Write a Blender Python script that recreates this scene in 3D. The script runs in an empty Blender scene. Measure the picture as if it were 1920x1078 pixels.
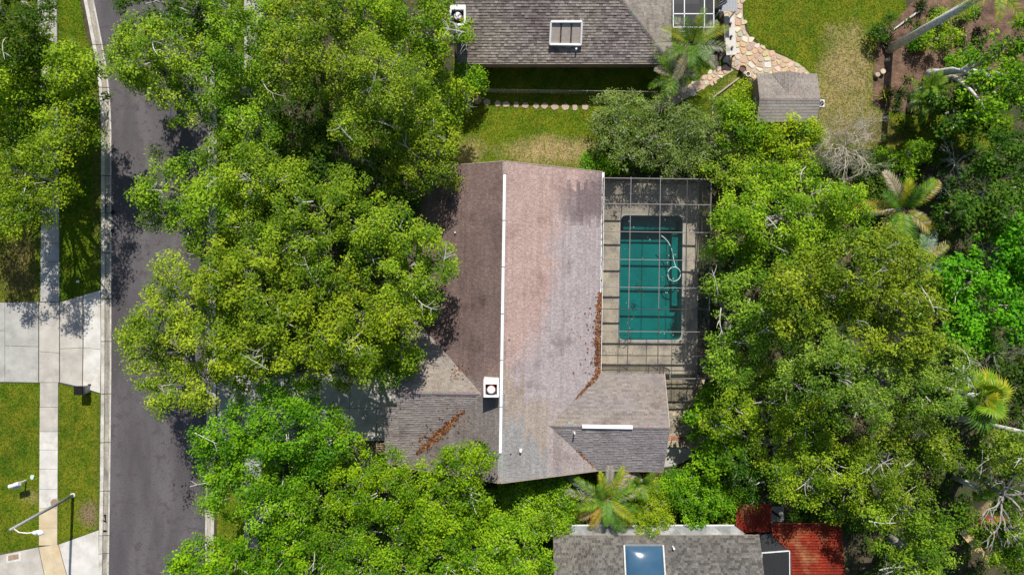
import bpy, math, random
import numpy as np
from mathutils import Vector, noise

# ------------------------------------------------------------------ camera, world, sun, exposure
scene = bpy.context.scene
COL = scene.collection
H, F = 48.0, 1263.0                      # drone height in metres, focal length in photo pixels
cam_d = bpy.data.cameras.new('camera')
cam = bpy.data.objects.new('camera', cam_d)
COL.objects.link(cam)
cam.location = (0, 0, H)
cam_d.sensor_width = 36.0
cam_d.lens = 36.0 * F / 1920.0
cam_d.clip_end = 3000
scene.camera = cam

SUN_EL, SUN_AZ = math.radians(48), math.radians(5)      # azimuth from +Y towards +X
world = bpy.data.worlds.new('World')
scene.world = world
world.use_nodes = True
wn = world.node_tree.nodes
bg = wn['Background']
sky = wn.new('ShaderNodeTexSky')
sky.sky_type = 'NISHITA'
sky.sun_disc = False
sky.sun_elevation = SUN_EL
sky.sun_rotation = SUN_AZ
world.node_tree.links.new(sky.outputs[0], bg.inputs[0])
bg.inputs[1].default_value = 0.092
sun_d = bpy.data.lights.new('sun', 'SUN')
sun_d.energy = 4.8
sun_d.angle = math.radians(0.5)
sun_d.color = (1.0, 0.955, 0.88)
sun = bpy.data.objects.new('sun', sun_d)
COL.objects.link(sun)
sdir = Vector((math.sin(SUN_AZ) * math.cos(SUN_EL), math.cos(SUN_AZ) * math.cos(SUN_EL), math.sin(SUN_EL)))
sun.rotation_euler = sdir.to_track_quat('Z', 'Y').to_euler()
sun.location = (0, 30, 60)
vs = scene.view_settings
vs.view_transform = 'Standard'
vs.look = 'None'
vs.gamma = 1.0
vs.use_curve_mapping = False
vs.exposure = 0.25
scene.cycles.transparent_max_bounces = 24
scene.cycles.max_bounces = 8

# ------------------------------------------------------------------ helpers
def P(px, py, z=0.0):
    s = (H - z) / F
    return Vector(((px - 960) * s, (539 - py) * s, z))

def lin(r, g, b):
    f = lambda c: (c / 255 / 12.92) if c / 255 <= 0.04045 else ((c / 255 + 0.055) / 1.055) ** 2.4
    return (f(r), f(g), f(b))

WO = {}                                   # world origin of each object

def tag(o, label=None, cat=None, group=None, kind=None):
    if label: o['label'] = label
    if cat: o['category'] = cat
    if group: o['group'] = group
    if kind: o['kind'] = kind
    return o

def thing(name, label, cat, loc, group=None):
    o = bpy.data.objects.new(name, None)
    COL.objects.link(o)
    o.empty_display_size = 0.3
    o.location = loc
    WO[o.name] = Vector(loc)
    return tag(o, label, cat, group)

def link(name, me, mat, parent=None, loc=None, rz=0.0, origin=None):
    o = bpy.data.objects.new(name, me)
    COL.objects.link(o)
    if mat is not None and not me.materials:
        me.materials.append(mat)
    base = WO[parent.name] if parent is not None else Vector((0, 0, 0))
    w = Vector(loc) if loc is not None else (Vector(origin) if origin is not None else base)
    o.parent = parent
    o.location = w - base
    o.rotation_euler = (0, 0, rz)
    WO[o.name] = w
    return o

class MB:
    """collects polygons in world space"""
    def __init__(s):
        s.v, s.f, s.c = [], [], []
    def poly(s, pts, col=None):
        n = len(s.v)
        s.v += [tuple(p) for p in pts]
        s.f.append(tuple(range(n, n + len(pts))))
        if col is not None:
            s.c += [(*col, 1.0)] * len(pts)
        return s
    def prism(s, pts, z0, z1, col=None):
        b = [(p[0], p[1], z0) for p in pts]
        t = [(p[0], p[1], z1) for p in pts]
        return s.loft(b, t, col)
    def loft(s, b, t, col=None):
        n = len(b)
        a = sum((b[i][0] * b[(i + 1) % n][1] - b[(i + 1) % n][0] * b[i][1]) for i in range(n))
        if a < 0:
            b, t = b[::-1], t[::-1]
        s.poly(t, col)
        s.poly(b[::-1], col)
        for i in range(n):
            j = (i + 1) % n
            s.poly([b[i], b[j], t[j], t[i]], col)
        return s
    def box(s, x0, x1, y0, y1, z0, z1, col=None):
        return s.prism([(x0, y0), (x1, y0), (x1, y1), (x0, y1)], z0, z1, col)
    def bar(s, a, b, w, h=None, col=None):
        """square bar between two points"""
        a, b = Vector(a), Vector(b)
        h = h or w
        d = (b - a).normalized()
        up = Vector((0, 0, 1)) if abs(d.z) < 0.95 else Vector((0, 1, 0))
        x = d.cross(up).normalized() * w / 2
        y = x.cross(d).normalized() * h / 2
        A = [a - x - y, a + x - y, a + x + y, a - x + y]
        B = [b - x - y, b + x - y, b + x + y, b - x + y]
        s.poly(A, col); s.poly(B[::-1], col)
        for i in range(4):
            j = (i + 1) % 4
            s.poly([A[j], A[i], B[i], B[j]], col)
        return s
    def tube(s, pts, rad, seg=8, col=None, cap=True):
        pts = [Vector(p) for p in pts]
        if not hasattr(rad, '__len__'): rad = [rad] * len(pts)
        rings = []
        for i, p in enumerate(pts):
            d = (pts[min(i + 1, len(pts) - 1)] - pts[max(i - 1, 0)])
            d = d.normalized() if d.length > 1e-6 else Vector((0, 0, 1))
            up = Vector((0, 0, 1)) if abs(d.z) < 0.9 else Vector((1, 0, 0))
            x = d.cross(up).normalized(); y = x.cross(d)
            rings.append([p + (x * math.cos(2 * math.pi * k / seg) + y * math.sin(2 * math.pi * k / seg)) * rad[i] for k in range(seg)])
        n = len(s.v)
        for r in rings: s.v += [tuple(q) for q in r]
        if col is not None: s.c += [(*col, 1.0)] * (seg * len(rings))
        for i in range(len(rings) - 1):
            for k in range(seg):
                k2 = (k + 1) % seg
                s.f.append((n + i * seg + k2, n + i * seg + k, n + (i + 1) * seg + k, n + (i + 1) * seg + k2))
        if cap:
            s.f.append(tuple(n + k for k in range(seg)))
            s.f.append(tuple(n + (len(rings) - 1) * seg + k for k in reversed(range(seg))))
        return s
    def cyl(s, c, r, z0, z1, seg=20, col=None, r1=None):
        b = [(c[0] + r * math.cos(2 * math.pi * k / seg), c[1] + r * math.sin(2 * math.pi * k / seg), z0) for k in range(seg)]
        r1 = r if r1 is None else r1
        t = [(c[0] + r1 * math.cos(2 * math.pi * k / seg), c[1] + r1 * math.sin(2 * math.pi * k / seg), z1) for k in range(seg)]
        return s.loft(b, t, col)
    def mesh(s, name, off=Vector((0, 0, 0)), smooth=False):
        me = bpy.data.meshes.new(name)
        me.from_pydata([(x - off[0], y - off[1], z - off[2]) for x, y, z in s.v], [], s.f)
        if s.c and len(s.c) == len(s.v):
            a = me.color_attributes.new('Col', 'FLOAT_COLOR', 'POINT')
            a.data.foreach_set('color', np.array(s.c, dtype=np.float32).ravel())
        if smooth:
            me.polygons.foreach_set('use_smooth', [True] * len(me.polygons))
        me.update()
        return me
    def build(s, name, mat, parent=None, origin=None, smooth=False, kind=None):
        off = Vector(origin) if origin is not None else (WO[parent.name] if parent is not None else Vector((0, 0, 0)))
        o = link(name, s.mesh(name, off, smooth), mat, parent, origin=off)
        if kind: o['kind'] = kind
        return o

def clip(poly, a, b, c):
    """keep the part of a 2D polygon with a*x+b*y+c >= 0"""
    out = []
    for i in range(len(poly)):
        p, q = poly[i], poly[(i + 1) % len(poly)]
        dp, dq = a * p[0] + b * p[1] + c, a * q[0] + b * q[1] + c
        if dp >= 0: out.append(p)
        if (dp > 0 > dq) or (dp < 0 < dq):
            t = dp / (dp - dq)
            out.append((p[0] + (q[0] - p[0]) * t, p[1] + (q[1] - p[1]) * t))
    return out

def clip_convex(poly, reg):
    ar = sum(reg[i][0] * reg[(i + 1) % len(reg)][1] - reg[(i + 1) % len(reg)][0] * reg[i][1] for i in range(len(reg)))
    if ar < 0: reg = reg[::-1]
    for i in range(len(reg)):
        p, q = reg[i], reg[(i + 1) % len(reg)]
        a, b = -(q[1] - p[1]), q[0] - p[0]
        poly = clip(poly, a, b, -(a * p[0] + b * p[1]))
        if len(poly) < 3: return []
    return poly

def area2(p):
    return 0.5 * sum(p[i][0] * p[(i + 1) % len(p)][1] - p[(i + 1) % len(p)][0] * p[i][1] for i in range(len(p)))

def inside(x, y, poly):
    r = False
    j = len(poly) - 1
    for i in range(len(poly)):
        xi, yi = poly[i][0], poly[i][1]; xj, yj = poly[j][0], poly[j][1]
        if (yi > y) != (yj > y) and x < (xj - xi) * (y - yi) / (yj - yi) + xi: r = not r
        j = i
    return r

def np_mesh(name, verts, cols=None, k=4):
    """verts: (n*k, 3) array, k-gons that share no vertex"""
    n = len(verts) // k
    me = bpy.data.meshes.new(name)
    me.vertices.add(n * k); me.loops.add(n * k); me.polygons.add(n)
    me.vertices.foreach_set('co', np.ascontiguousarray(verts, dtype=np.float32).ravel())
    me.loops.foreach_set('vertex_index', np.arange(n * k, dtype=np.int32))
    me.polygons.foreach_set('loop_start', np.arange(0, n * k, k, dtype=np.int32))
    me.polygons.foreach_set('loop_total', np.full(n, k, dtype=np.int32))
    if cols is not None:
        a = me.color_attributes.new('Col', 'FLOAT_COLOR', 'POINT')
        c4 = np.ones((n * k, 4), dtype=np.float32); c4[:, :3] = np.repeat(cols, k, axis=0) if len(cols) == n else cols
        a.data.foreach_set('color', c4.ravel())
    me.update(calc_edges=True)
    return me

# ------------------------------------------------------------------ materials
def new_mat(name):
    m = bpy.data.materials.new(name)
    m.use_nodes = True
    nt = m.node_tree
    return m, nt, nt.nodes['Principled BSDF'], nt.nodes['Material Output']

def n_noise(nt, scale, detail=4.0, rough=0.55, stretch=None):
    g = nt.nodes.new('ShaderNodeNewGeometry')
    t = nt.nodes.new('ShaderNodeTexNoise')
    t.inputs['Scale'].default_value = scale
    t.inputs['Detail'].default_value = detail
    t.inputs['Roughness'].default_value = rough
    if stretch:
        mp = nt.nodes.new('ShaderNodeMapping')
        mp.inputs['Scale'].default_value = stretch
        nt.links.new(g.outputs['Position'], mp.inputs[0]); nt.links.new(mp.outputs[0], t.inputs['Vector'])
    else:
        nt.links.new(g.outputs['Position'], t.inputs['Vector'])
    return t.outputs['Fac']

def n_ramp(nt, fac, lo, hi):
    r = nt.nodes.new('ShaderNodeMapRange')
    r.inputs['From Min'].default_value = lo; r.inputs['From Max'].default_value = hi
    nt.links.new(fac, r.inputs['Value'])
    return r.outputs['Result']

def n_mix(nt, fac, a, b, mode='MIX'):
    m = nt.nodes.new('ShaderNodeMix')
    m.data_type = 'RGBA'; m.blend_type = mode
    for s, v in ((m.inputs['Factor'], fac), (m.inputs['A'], a), (m.inputs['B'], b)):
        if hasattr(v, 'is_linked'): nt.links.new(v, s)
        elif isinstance(v, (int, float)): s.default_value = v
        else: s.default_value = (*v, 1.0)
    return m.outputs['Result']

def n_bump(nt, bsdf, h, strength=0.4, dist=0.02):
    b = nt.nodes.new('ShaderNodeBump')
    b.inputs['Strength'].default_value = strength; b.inputs['Distance'].default_value = dist
    nt.links.new(h, b.inputs['Height']); nt.links.new(b.outputs[0], bsdf.inputs['Normal'])

def mat_noise(name, c1, c2, scale=1.0, rough=0.85, c3=None, s3=0.3, lo3=0.5, hi3=0.7, fine=30.0, fine_amt=0.25, bump=0.3, metal=0.0, spec=0.3, stretch=None, lo=0.35, hi=0.65):
    m, nt, b, o = new_mat(name)
    c = n_mix(nt, n_ramp(nt, n_noise(nt, scale, stretch=stretch), lo, hi), c1, c2)
    if c3 is not None:
        c = n_mix(nt, n_ramp(nt, n_noise(nt, s3, 5.0, 0.65), lo3, hi3), c, c3)
    fn = n_noise(nt, fine, 3.0)
    c = n_mix(nt, fine_amt, c, n_mix(nt, n_ramp(nt, fn, 0.3, 0.7), (0.25,) * 3, (1.0,) * 3), 'OVERLAY') if fine_amt else c
    nt.links.new(c, b.inputs['Base Color'])
    b.inputs['Roughness'].default_value = rough
    b.inputs['Metallic'].default_value = metal
    b.inputs['Specular IOR Level'].default_value = spec
    if bump: n_bump(nt, b, fn, bump, 0.02)
    return m

def mat_attr(name, rough=0.9, fine=40.0, fine_amt=0.25, bump=0.3, spec=0.25, trans=0.0, blotch=None):
    m, nt, b, o = new_mat(name)
    at = nt.nodes.new('ShaderNodeAttribute'); at.attribute_name = 'Col'
    c = at.outputs['Color']
    if blotch:
        c = n_mix(nt, n_ramp(nt, n_noise(nt, blotch[1], 5.0, 0.65), blotch[2], blotch[3]), c, n_mix(nt, 1.0, c, blotch[0], 'MULTIPLY'))
    if fine_amt:
        fn = n_noise(nt, fine, 3.0)
        c = n_mix(nt, fine_amt, c, n_mix(nt, n_ramp(nt, fn, 0.3, 0.7), (0.2,) * 3, (1.0,) * 3), 'OVERLAY')
        if bump: n_bump(nt, b, fn, bump, 0.01)
    nt.links.new(c, b.inputs['Base Color'])
    b.inputs['Roughness'].default_value = rough
    b.inputs['Specular IOR Level'].default_value = spec
    if trans:
        tr = nt.nodes.new('ShaderNodeBsdfTranslucent'); mx = nt.nodes.new('ShaderNodeMixShader')
        tc = n_mix(nt, 1.0, c, (1.2, 1.3, 0.5), 'MULTIPLY')
        nt.links.new(tc, tr.inputs[0]); mx.inputs[0].default_value = trans
        nt.links.new(b.outputs[0], mx.inputs[1]); nt.links.new(tr.outputs[0], mx.inputs[2]); nt.links.new(mx.outputs[0], o.inputs[0])
    return m

def mat_plain(name, c, rough=0.5, metal=0.0, spec=0.4, vary=0.12, scale=6.0):
    d = tuple(x * (1 - vary) for x in c); e = tuple(min(1, x * (1 + vary * 0.5)) for x in c)
    return mat_noise(name, d, e, scale, rough, fine_amt=0.06, bump=0.08, metal=metal, spec=spec)

def mat_screen(name, c, alpha):
    m, nt, b, o = new_mat(name)
    nt.links.new(n_mix(nt, n_noise(nt, 4.0), tuple(x * 0.8 for x in c), tuple(x * 1.2 for x in c)), b.inputs['Base Color'])
    b.inputs['Roughness'].default_value = 0.7
    tr = nt.nodes.new('ShaderNodeBsdfTransparent'); mx = nt.nodes.new('ShaderNodeMixShader')
    mx.inputs[0].default_value = alpha
    nt.links.new(tr.outputs[0], mx.inputs[1]); nt.links.new(b.outputs[0], mx.inputs[2]); nt.links.new(mx.outputs[0], o.inputs[0])
    return m

M = {}
M['leaf'] = mat_attr('leaf', 0.6, fine_amt=0, spec=0.10, trans=0.32)
M['frond'] = mat_attr('palm_frond', 0.5, fine_amt=0, spec=0.25, trans=0.3)
M['dryleaf'] = mat_attr('dry_leaf', 0.8, fine_amt=0, trans=0.1)
M['grass'] = mat_attr('grass_blade', 0.7, fine_amt=0, spec=0.05, trans=0.3)
M['bark'] = mat_noise('oak_bark', (0.16, 0.14, 0.12), (0.34, 0.32, 0.29), 3.0, 0.9, fine=25, fine_amt=0.4, bump=0.8)
M['pale_bark'] = mat_noise('pale_lichen_bark', (0.34, 0.32, 0.28), (0.55, 0.53, 0.48), 4.0, 0.9, fine=25, fine_amt=0.35, bump=0.6)
M['palm_bark'] = mat_noise('palm_bark', (0.40, 0.39, 0.37), (0.62, 0.61, 0.58), 5.0, 0.9, fine=16, fine_amt=0.55, bump=0.9)
M['dead_wood'] = mat_noise('dead_wood', (0.42, 0.36, 0.29), (0.62, 0.56, 0.47), 6.0, 0.9, bump=0.5)
M['litter_ground'] = mat_noise('leaf_litter_soil', (0.035, 0.032, 0.018), (0.085, 0.065, 0.04), 1.2, 0.95, c3=(0.03, 0.05, 0.012), s3=0.25, lo3=0.45, hi3=0.6, fine=9, fine_amt=0.6, bump=0.8)
M['mulch'] = mat_noise('bark_mulch', (0.07, 0.040, 0.027), (0.16, 0.098, 0.066), 1.6, 0.95, c3=(0.22, 0.13, 0.065), s3=0.5, lo3=0.55, hi3=0.75, fine=11, fine_amt=0.6, bump=0.9)
M['lawn'] = mat_noise('lawn_turf', (0.05, 0.09, 0.004), (0.09, 0.13, 0.006), 0.9, 0.95, c3=(0.14, 0.13, 0.015), s3=0.35, lo3=0.5, hi3=0.75, fine=14, fine_amt=0.35, bump=0.8, spec=0.05)
M['asphalt'] = mat_noise('asphalt', (0.066, 0.060, 0.063), (0.110, 0.100, 0.103), 0.35, 0.9, c3=(0.074, 0.061, 0.065), s3=1.6, lo3=0.52, hi3=0.62, fine=12, fine_amt=0.3, bump=0.25, stretch=(1.6, 0.35, 1))
M['kerb'] = mat_noise('kerb_concrete', (0.36, 0.34, 0.29), (0.52, 0.50, 0.45), 1.6, 0.9, c3=(0.22, 0.20, 0.17), s3=1.1, lo3=0.55, hi3=0.75, fine=16, bump=0.3, fine_amt=0.3)
M['gutter'] = mat_noise('gutter_concrete', (0.20, 0.18, 0.15), (0.36, 0.33, 0.27), 1.0, 0.9, c3=(0.12, 0.11, 0.10), s3=0.8, lo3=0.52, hi3=0.7, fine=16, fine_amt=0.4, stretch=(3, 0.5, 1))
def conc(name, c, c3=None, k=0.85):
    return mat_noise(name, tuple(x * k for x in c), tuple(min(x * 1.08, 0.8) for x in c), 1.1, 0.88, c3=c3, s3=0.7, lo3=0.5, hi3=0.68, fine=20, fine_amt=0.16, bump=0.2)
M['conc_grey'] = conc('concrete_grey', (0.375, 0.365, 0.335), (0.27, 0.26, 0.235))
M['conc_warm'] = conc('concrete_warm', (0.44, 0.405, 0.355), (0.32, 0.30, 0.27))
M['conc_white'] = conc('concrete_white', (0.56, 0.535, 0.49), (0.42, 0.385, 0.33))
M['conc_yellow'] = conc('concrete_rust_stained', (0.52, 0.43, 0.29), (0.48, 0.34, 0.17))
M['conc_dark'] = conc('concrete_drive_dark', (0.24, 0.235, 0.22), (0.13, 0.13, 0.12))
M['conc_drive'] = conc('concrete_drive_lightened', (0.46, 0.445, 0.39), (0.32, 0.315, 0.28))  # albedo raised to offset the tree shade on the drive
M['deck'] = mat_noise('pool_deck', (0.27, 0.24, 0.185), (0.39, 0.34, 0.26), 0.8, 0.85, c3=(0.19, 0.165, 0.15), s3=0.9, lo3=0.48, hi3=0.66, fine=12, fine_amt=0.3, bump=0.25)
M['joint'] = mat_noise('dark_joint', (0.06, 0.055, 0.045), (0.10, 0.09, 0.07), 3.0, 0.95)
M['mortar'] = mat_noise('sandy_mortar', (0.36, 0.27, 0.18), (0.48, 0.37, 0.26), 2.0, 0.95)
M['stone'] = mat_attr('flagstone', 0.85, fine=14, fine_amt=0.3, bump=0.35)
M['shingle'] = mat_attr('asphalt_shingle', 0.92, fine=18, fine_amt=0.45, bump=0.5, spec=0.2, blotch=((0.72, 0.68, 0.68), 0.5, 0.52, 0.68))
M['deckboard'] = mat_plain('roof_deck', (0.22, 0.19, 0.17), 0.9)
M['fascia'] = mat_plain('white_fascia', (0.72, 0.70, 0.66), 0.5)
M['fascia_tan'] = mat_plain('tan_fascia', (0.36, 0.29, 0.23), 0.6)
M['white'] = mat_plain('white_paint', (0.80, 0.80, 0.78), 0.4)
M['vent_white'] = mat_noise('dirty_white_vent', (0.70, 0.69, 0.67), (0.80, 0.79, 0.77), 2.0, 0.5, c3=(0.45, 0.42, 0.38), s3=1.6, lo3=0.6, hi3=0.78, fine_amt=0.12)
M['white_metal'] = mat_plain('white_metal', (0.74, 0.74, 0.73), 0.35)
M['wall'] = mat_noise('stucco_wall', (0.42, 0.37, 0.30), (0.50, 0.45, 0.37), 1.0, 0.9, bump=0.4)
M['wall_brown'] = mat_noise('brown_siding', (0.22, 0.16, 0.12), (0.30, 0.22, 0.165), 1.0, 0.85, bump=0.3)
M['alu'] = mat_plain('bronze_aluminium', (0.10, 0.09, 0.085), 0.4, 0.5)
M['alu_grey'] = mat_plain('weathered_aluminium', (0.22, 0.20, 0.20), 0.55, 0.2)
M['screen'] = mat_screen('insect_screen', (0.06, 0.06, 0.06), 0.10)
M['screen_dark'] = mat_screen('dark_insect_screen', (0.03, 0.031, 0.034), 0.68)
M['screen_wall'] = mat_screen('side_insect_screen', (0.035, 0.035, 0.037), 0.36)
M['black'] = mat_plain('black_plastic', (0.012, 0.012, 0.013), 0.75, spec=0.15)
M['turf'] = mat_attr('lawn_turf', 0.95, fine=14, fine_amt=0.3, bump=0.8, spec=0.04)
M['dark'] = mat_plain('dark_metal', (0.045, 0.042, 0.04), 0.6)
M['grey'] = mat_plain('grey_plastic', (0.30, 0.31, 0.32), 0.5)
M['steel'] = mat_plain('galvanised_steel', (0.45, 0.45, 0.44), 0.4, 0.6)
M['wood'] = mat_noise('weathered_wood', (0.20, 0.14, 0.09), (0.36, 0.27, 0.18), 3.0, 0.85, fine=30, stretch=(6, 1, 1))
M['glass'] = mat_plain('dark_window_glass', (0.03, 0.035, 0.04), 0.08, 0.0, 0.8)
M['brick'] = mat_attr('paver', 0.9, fine=25, fine_amt=0.35, bump=0.4)
M['redroof'] = mat_noise('rusty_red_sheet', (0.115, 0.014, 0.008), (0.19, 0.024, 0.011), 0.7, 0.7, c3=(0.22, 0.085, 0.038), s3=0.45, lo3=0.5, hi3=0.62, fine=6, fine_amt=0.5, bump=0.2, spec=0.08)
M['awning'] = mat_noise('white_sheet_roof', (0.14, 0.15, 0.15), (0.20, 0.21, 0.21), 0.8, 0.65, c3=(0.36, 0.36, 0.35), s3=0.5, lo3=0.5, hi3=0.65, fine_amt=0.1)
M['tan_cloth'] = mat_noise('tan_tarp', (0.42, 0.28, 0.12), (0.55, 0.40, 0.19), 1.2, 0.8, c3=(0.25, 0.12, 0.07), s3=0.6, lo3=0.5, hi3=0.7)
M['terracotta'] = mat_plain('terracotta', (0.38, 0.09, 0.05), 0.8)
M['pool_plaster'] = mat_noise('algae_pool_plaster', (0.045, 0.27, 0.25), (0.065, 0.33, 0.305), 0.7, 0.8, c3=(0.04, 0.22, 0.20), s3=0.8, lo3=0.5, hi3=0.7, fine_amt=0.15)
M['hose'] = mat_plain('pale_blue_hose', (0.45, 0.62, 0.58), 0.5)

def water_mat():
    m, nt, b, o = new_mat('pool_water')
    nt.nodes.remove(b)
    tr = nt.nodes.new('ShaderNodeBsdfTransparent'); tr.inputs[0].default_value = (0.12, 0.66, 0.66, 1)
    gl = nt.nodes.new('ShaderNodeBsdfGlossy'); gl.inputs['Roughness'].default_value = 0.03
    fr = nt.nodes.new('ShaderNodeFresnel'); fr.inputs[0].default_value = 1.33
    bm = nt.nodes.new('ShaderNodeBump'); bm.inputs['Strength'].default_value = 0.15; bm.inputs['Distance'].default_value = 0.02
    nt.links.new(n_noise(nt, 2.5, 2.0), bm.inputs['Height'])
    nt.links.new(bm.outputs[0], gl.inputs['Normal']); nt.links.new(bm.outputs[0], fr.inputs['Normal'])
    mx = nt.nodes.new('ShaderNodeMixShader')
    nt.links.new(fr.outputs[0], mx.inputs[0]); nt.links.new(tr.outputs[0], mx.inputs[1]); nt.links.new(gl.outputs[0], mx.inputs[2])
    nt.links.new(mx.outputs[0], o.inputs[0])
    return m
M['water'] = water_mat()

def skylight_mat():
    m, nt, b, o = new_mat('skylight_dome')
    nt.links.new(n_mix(nt, n_noise(nt, 0.8), (0.02, 0.06, 0.11), (0.06, 0.13, 0.21)), b.inputs['Base Color'])
    b.inputs['Roughness'].default_value = 0.12
    b.inputs['Specular IOR Level'].default_value = 0.35; b.inputs['Coat Weight'].default_value = 0.15; b.inputs['Coat Roughness'].default_value = 0.05
    return m
M['skylight'] = skylight_mat()
# ------------------------------------------------------------------ ground, road, kerbs, pavements, lawns
from mathutils.geometry import tessellate_polygon
rng = random.Random(5)

def struct(o):
    o['kind'] = 'structure'
    return o

def ring_mesh(outer, hole, z):
    pts = [Vector((*p[:2], z)) for p in outer] + [Vector((*p[:2], z)) for p in hole]
    tris = tessellate_polygon([pts[:len(outer)], pts[len(outer):]])
    mb = MB()
    for t in tris:
        q = [pts[i] for i in t]
        if (q[1] - q[0]).cross(q[2] - q[0]).z < 0: q = q[::-1]
        mb.poly(q)
    return mb

def fillet(c, r, n=6):
    out = []
    for i in range(len(c)):
        a, b, d = Vector(c[i - 1]), Vector(c[i]), Vector(c[(i + 1) % len(c)])
        p, q = b + (a - b).normalized() * r, b + (d - b).normalized() * r
        for k in range(n + 1):
            t = k / n
            out.append((p * (1 - t) ** 2 + b * 2 * t * (1 - t) + q * t * t)[:])
    return out

def interp(path, y):
    for (y0, x0), (y1, x1) in zip(path, path[1:]):
        if y0 <= y <= y1:
            return x0 + (x1 - x0) * (y - y0) / (y1 - y0)
    return path[0][1] if y < path[0][0] else path[-1][1]

POOL_C = [P(1164, 404)[:2], P(1280, 405)[:2], P(1277, 637)[:2], P(1160, 637)[:2]]
POOL = fillet(POOL_C, 0.42)
pcx = sum(p[0] for p in POOL_C) / 4; pcy = sum(p[1] for p in POOL_C) / 4
def grow(poly, d, cx=pcx, cy=pcy):
    return [(p[0] + d * math.copysign(1, p[0] - cx) * min(1, abs(p[0] - cx) / 1.2), p[1] + d * math.copysign(1, p[1] - cy) * min(1, abs(p[1] - cy) / 1.2)) for p in poly]
G = 420
struct(ring_mesh([(-G, -G), (G, -G), (G, G), (-G, G)], grow(POOL, 0.3), 0.0).build('ground', M['litter_ground']))

# road: left and right edges of the asphalt as (photo y, photo x)
ROAD_L = [(-1500, -420), (-600, 40), (-200, 128), (0, 175), (60, 187), (130, 200), (190, 206), (240, 208), (700, 208), (900, 206), (1078, 203), (1700, 198), (3200, 190)]
ROAD_R = [(-1500, -220), (-600, 228), (-200, 316), (0, 362), (60, 374), (130, 386), (190, 390), (240, 391), (700, 390), (900, 387), (1078, 385), (1700, 380), (3200, 372)]
ys = [-1500, -600, -200, 0, 30, 60, 95, 130, 160, 190, 215, 240, 400, 700, 900, 1078, 1700, 3200]
mb = MB()
for a, b in zip(ys, ys[1:]):
    mb.poly([P(interp(ROAD_L, b), b, 0.008), P(interp(ROAD_R, b), b, 0.008), P(interp(ROAD_R, a), a, 0.008), P(interp(ROAD_L, a), a, 0.008)])
road = struct(mb.build('road', M['asphalt']))

def kerb(path, side, cuts, label):
    """side -1: kerb lies left of the asphalt edge, +1 right"""
    root = bpy.data.objects.new('kerb', None); COL.objects.link(root); WO[root.name] = Vector((0, 0, 0)); struct(root)
    w = [0.0, 1.5, 9.5, 15.5]                 # photo pixels from the asphalt edge outward: lip, gutter, kerb top
    for a, b in zip(cuts, cuts[1:]):
        n = max(1, int(abs(b - a) / 30))
        yy = [a + 0.7 + (b - a - 1.4) * k / n for k in range(n + 1)]
        def strip(o0, o1, z0a, z0b, name, mat):
            m = MB()
            for p, q in zip(yy, yy[1:]):
                c = [P(interp(path, q) + side * o0, q, 0), P(interp(path, q) + side * o1, q, 0), P(interp(path, p) + side * o1, p, 0), P(interp(path, p) + side * o0, p, 0)]
                t = [(c[0].x, c[0].y, z0a), (c[1].x, c[1].y, z0b), (c[2].x, c[2].y, z0b), (c[3].x, c[3].y, z0a)]
                bt = [(v.x, v.y, -0.05) for v in c]
                m.loft(bt, t)
            m.build(name, mat, root)
        strip(-1.0, 1.8, 0.022, 0.022, 'kerb_lip', M['kerb'])
        strip(1.8, 10.2, 0.018, 0.035, 'gutter_pan', M['gutter'])
        strip(10.2, 16.5, 0.115, 0.125, 'kerb_stone', M['kerb'])
    return root
kerb(ROAD_L, -1, [-200, -90, 0, 85, 165, 245, 330, 400, 474, 560, 640, 738, 829, 920, 1003, 1037, 1120, 1210, 1300], '')
kerb(ROAD_R, 1, [-200, -60, 40, 130, 230, 330, 430, 530, 630, 715, 800, 890, 960, 1050, 1140, 1300], '')

def slab(parent, quad, mat, z=0.055, gap=0.012, name='slab'):
    pts = [P(*q)[:2] for q in quad]
    cx = sum(p[0] for p in pts) / len(pts); cy = sum(p[1] for p in pts) / len(pts)
    q = []
    for p in pts:
        q.append((p[0] - math.copysign(gap, p[0] - cx), p[1] - math.copysign(gap, p[1] - cy)))
    zt = z + rng.uniform(-0.006, 0.006)
    inn = [(p[0] - math.copysign(0.012, p[0] - cx), p[1] - math.copysign(0.012, p[1] - cy)) for p in q]
    if area2(q) < 0: q, inn = q[::-1], inn[::-1]
    m = MB()
    m.poly([(x, y, zt) for x, y in inn])
    for i in range(len(q)):
        j = (i + 1) % len(q)
        m.poly([(*q[i], zt - 0.01), (*q[j], zt - 0.01), (*inn[j], zt), (*inn[i], zt)])
        m.poly([(*q[i], -0.02), (*q[j], -0.02), (*q[j], zt - 0.01), (*q[i], zt - 0.01)])
    return m.build(name, mat, parent)

def paving(name, quads, border):
    base = struct(MB().poly([P(*q, 0.02) for q in border[::-1]]).build(name, M['joint']))
    for q, mt in quads:
        slab(base, q, M[mt])
    return base

# pavement on the far side of the road
def swx(y): return interp([(-200, 70), (0, 71), (180, 74), (400, 77.5), (560, 76), (720, 75.5), (1078, 73)], y), interp([(-200, 106), (0, 107), (180, 109), (400, 112), (560, 112), (720, 110), (1078, 108)], y)
cuts = [(-120, 'conc_grey'), (-60, 'conc_warm'), (0, 'conc_grey'), (35, 'conc_grey'), (70, 'conc_grey'), (105, 'conc_warm'), (140, 'conc_warm'), (175, 'conc_grey'), (210, 'conc_grey'), (245, 'conc_warm'), (280, 'conc_grey'), (315, 'conc_grey'), (350, 'conc_grey'), (386, 'conc_grey'), (421, 'conc_warm'), (456, 'conc_grey'), (491, 'conc_grey'), (528, 'conc_grey'), (566, None)]
cuts2 = [(717, 'conc_warm'), (763, 'conc_warm'), (809, 'conc_white'), (843, 'conc_white'), (879, 'conc_white'), (917, 'conc_white'), (952, 'conc_yellow'), (989, 'conc_yellow'), (1022, None)]
quads = []
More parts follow.
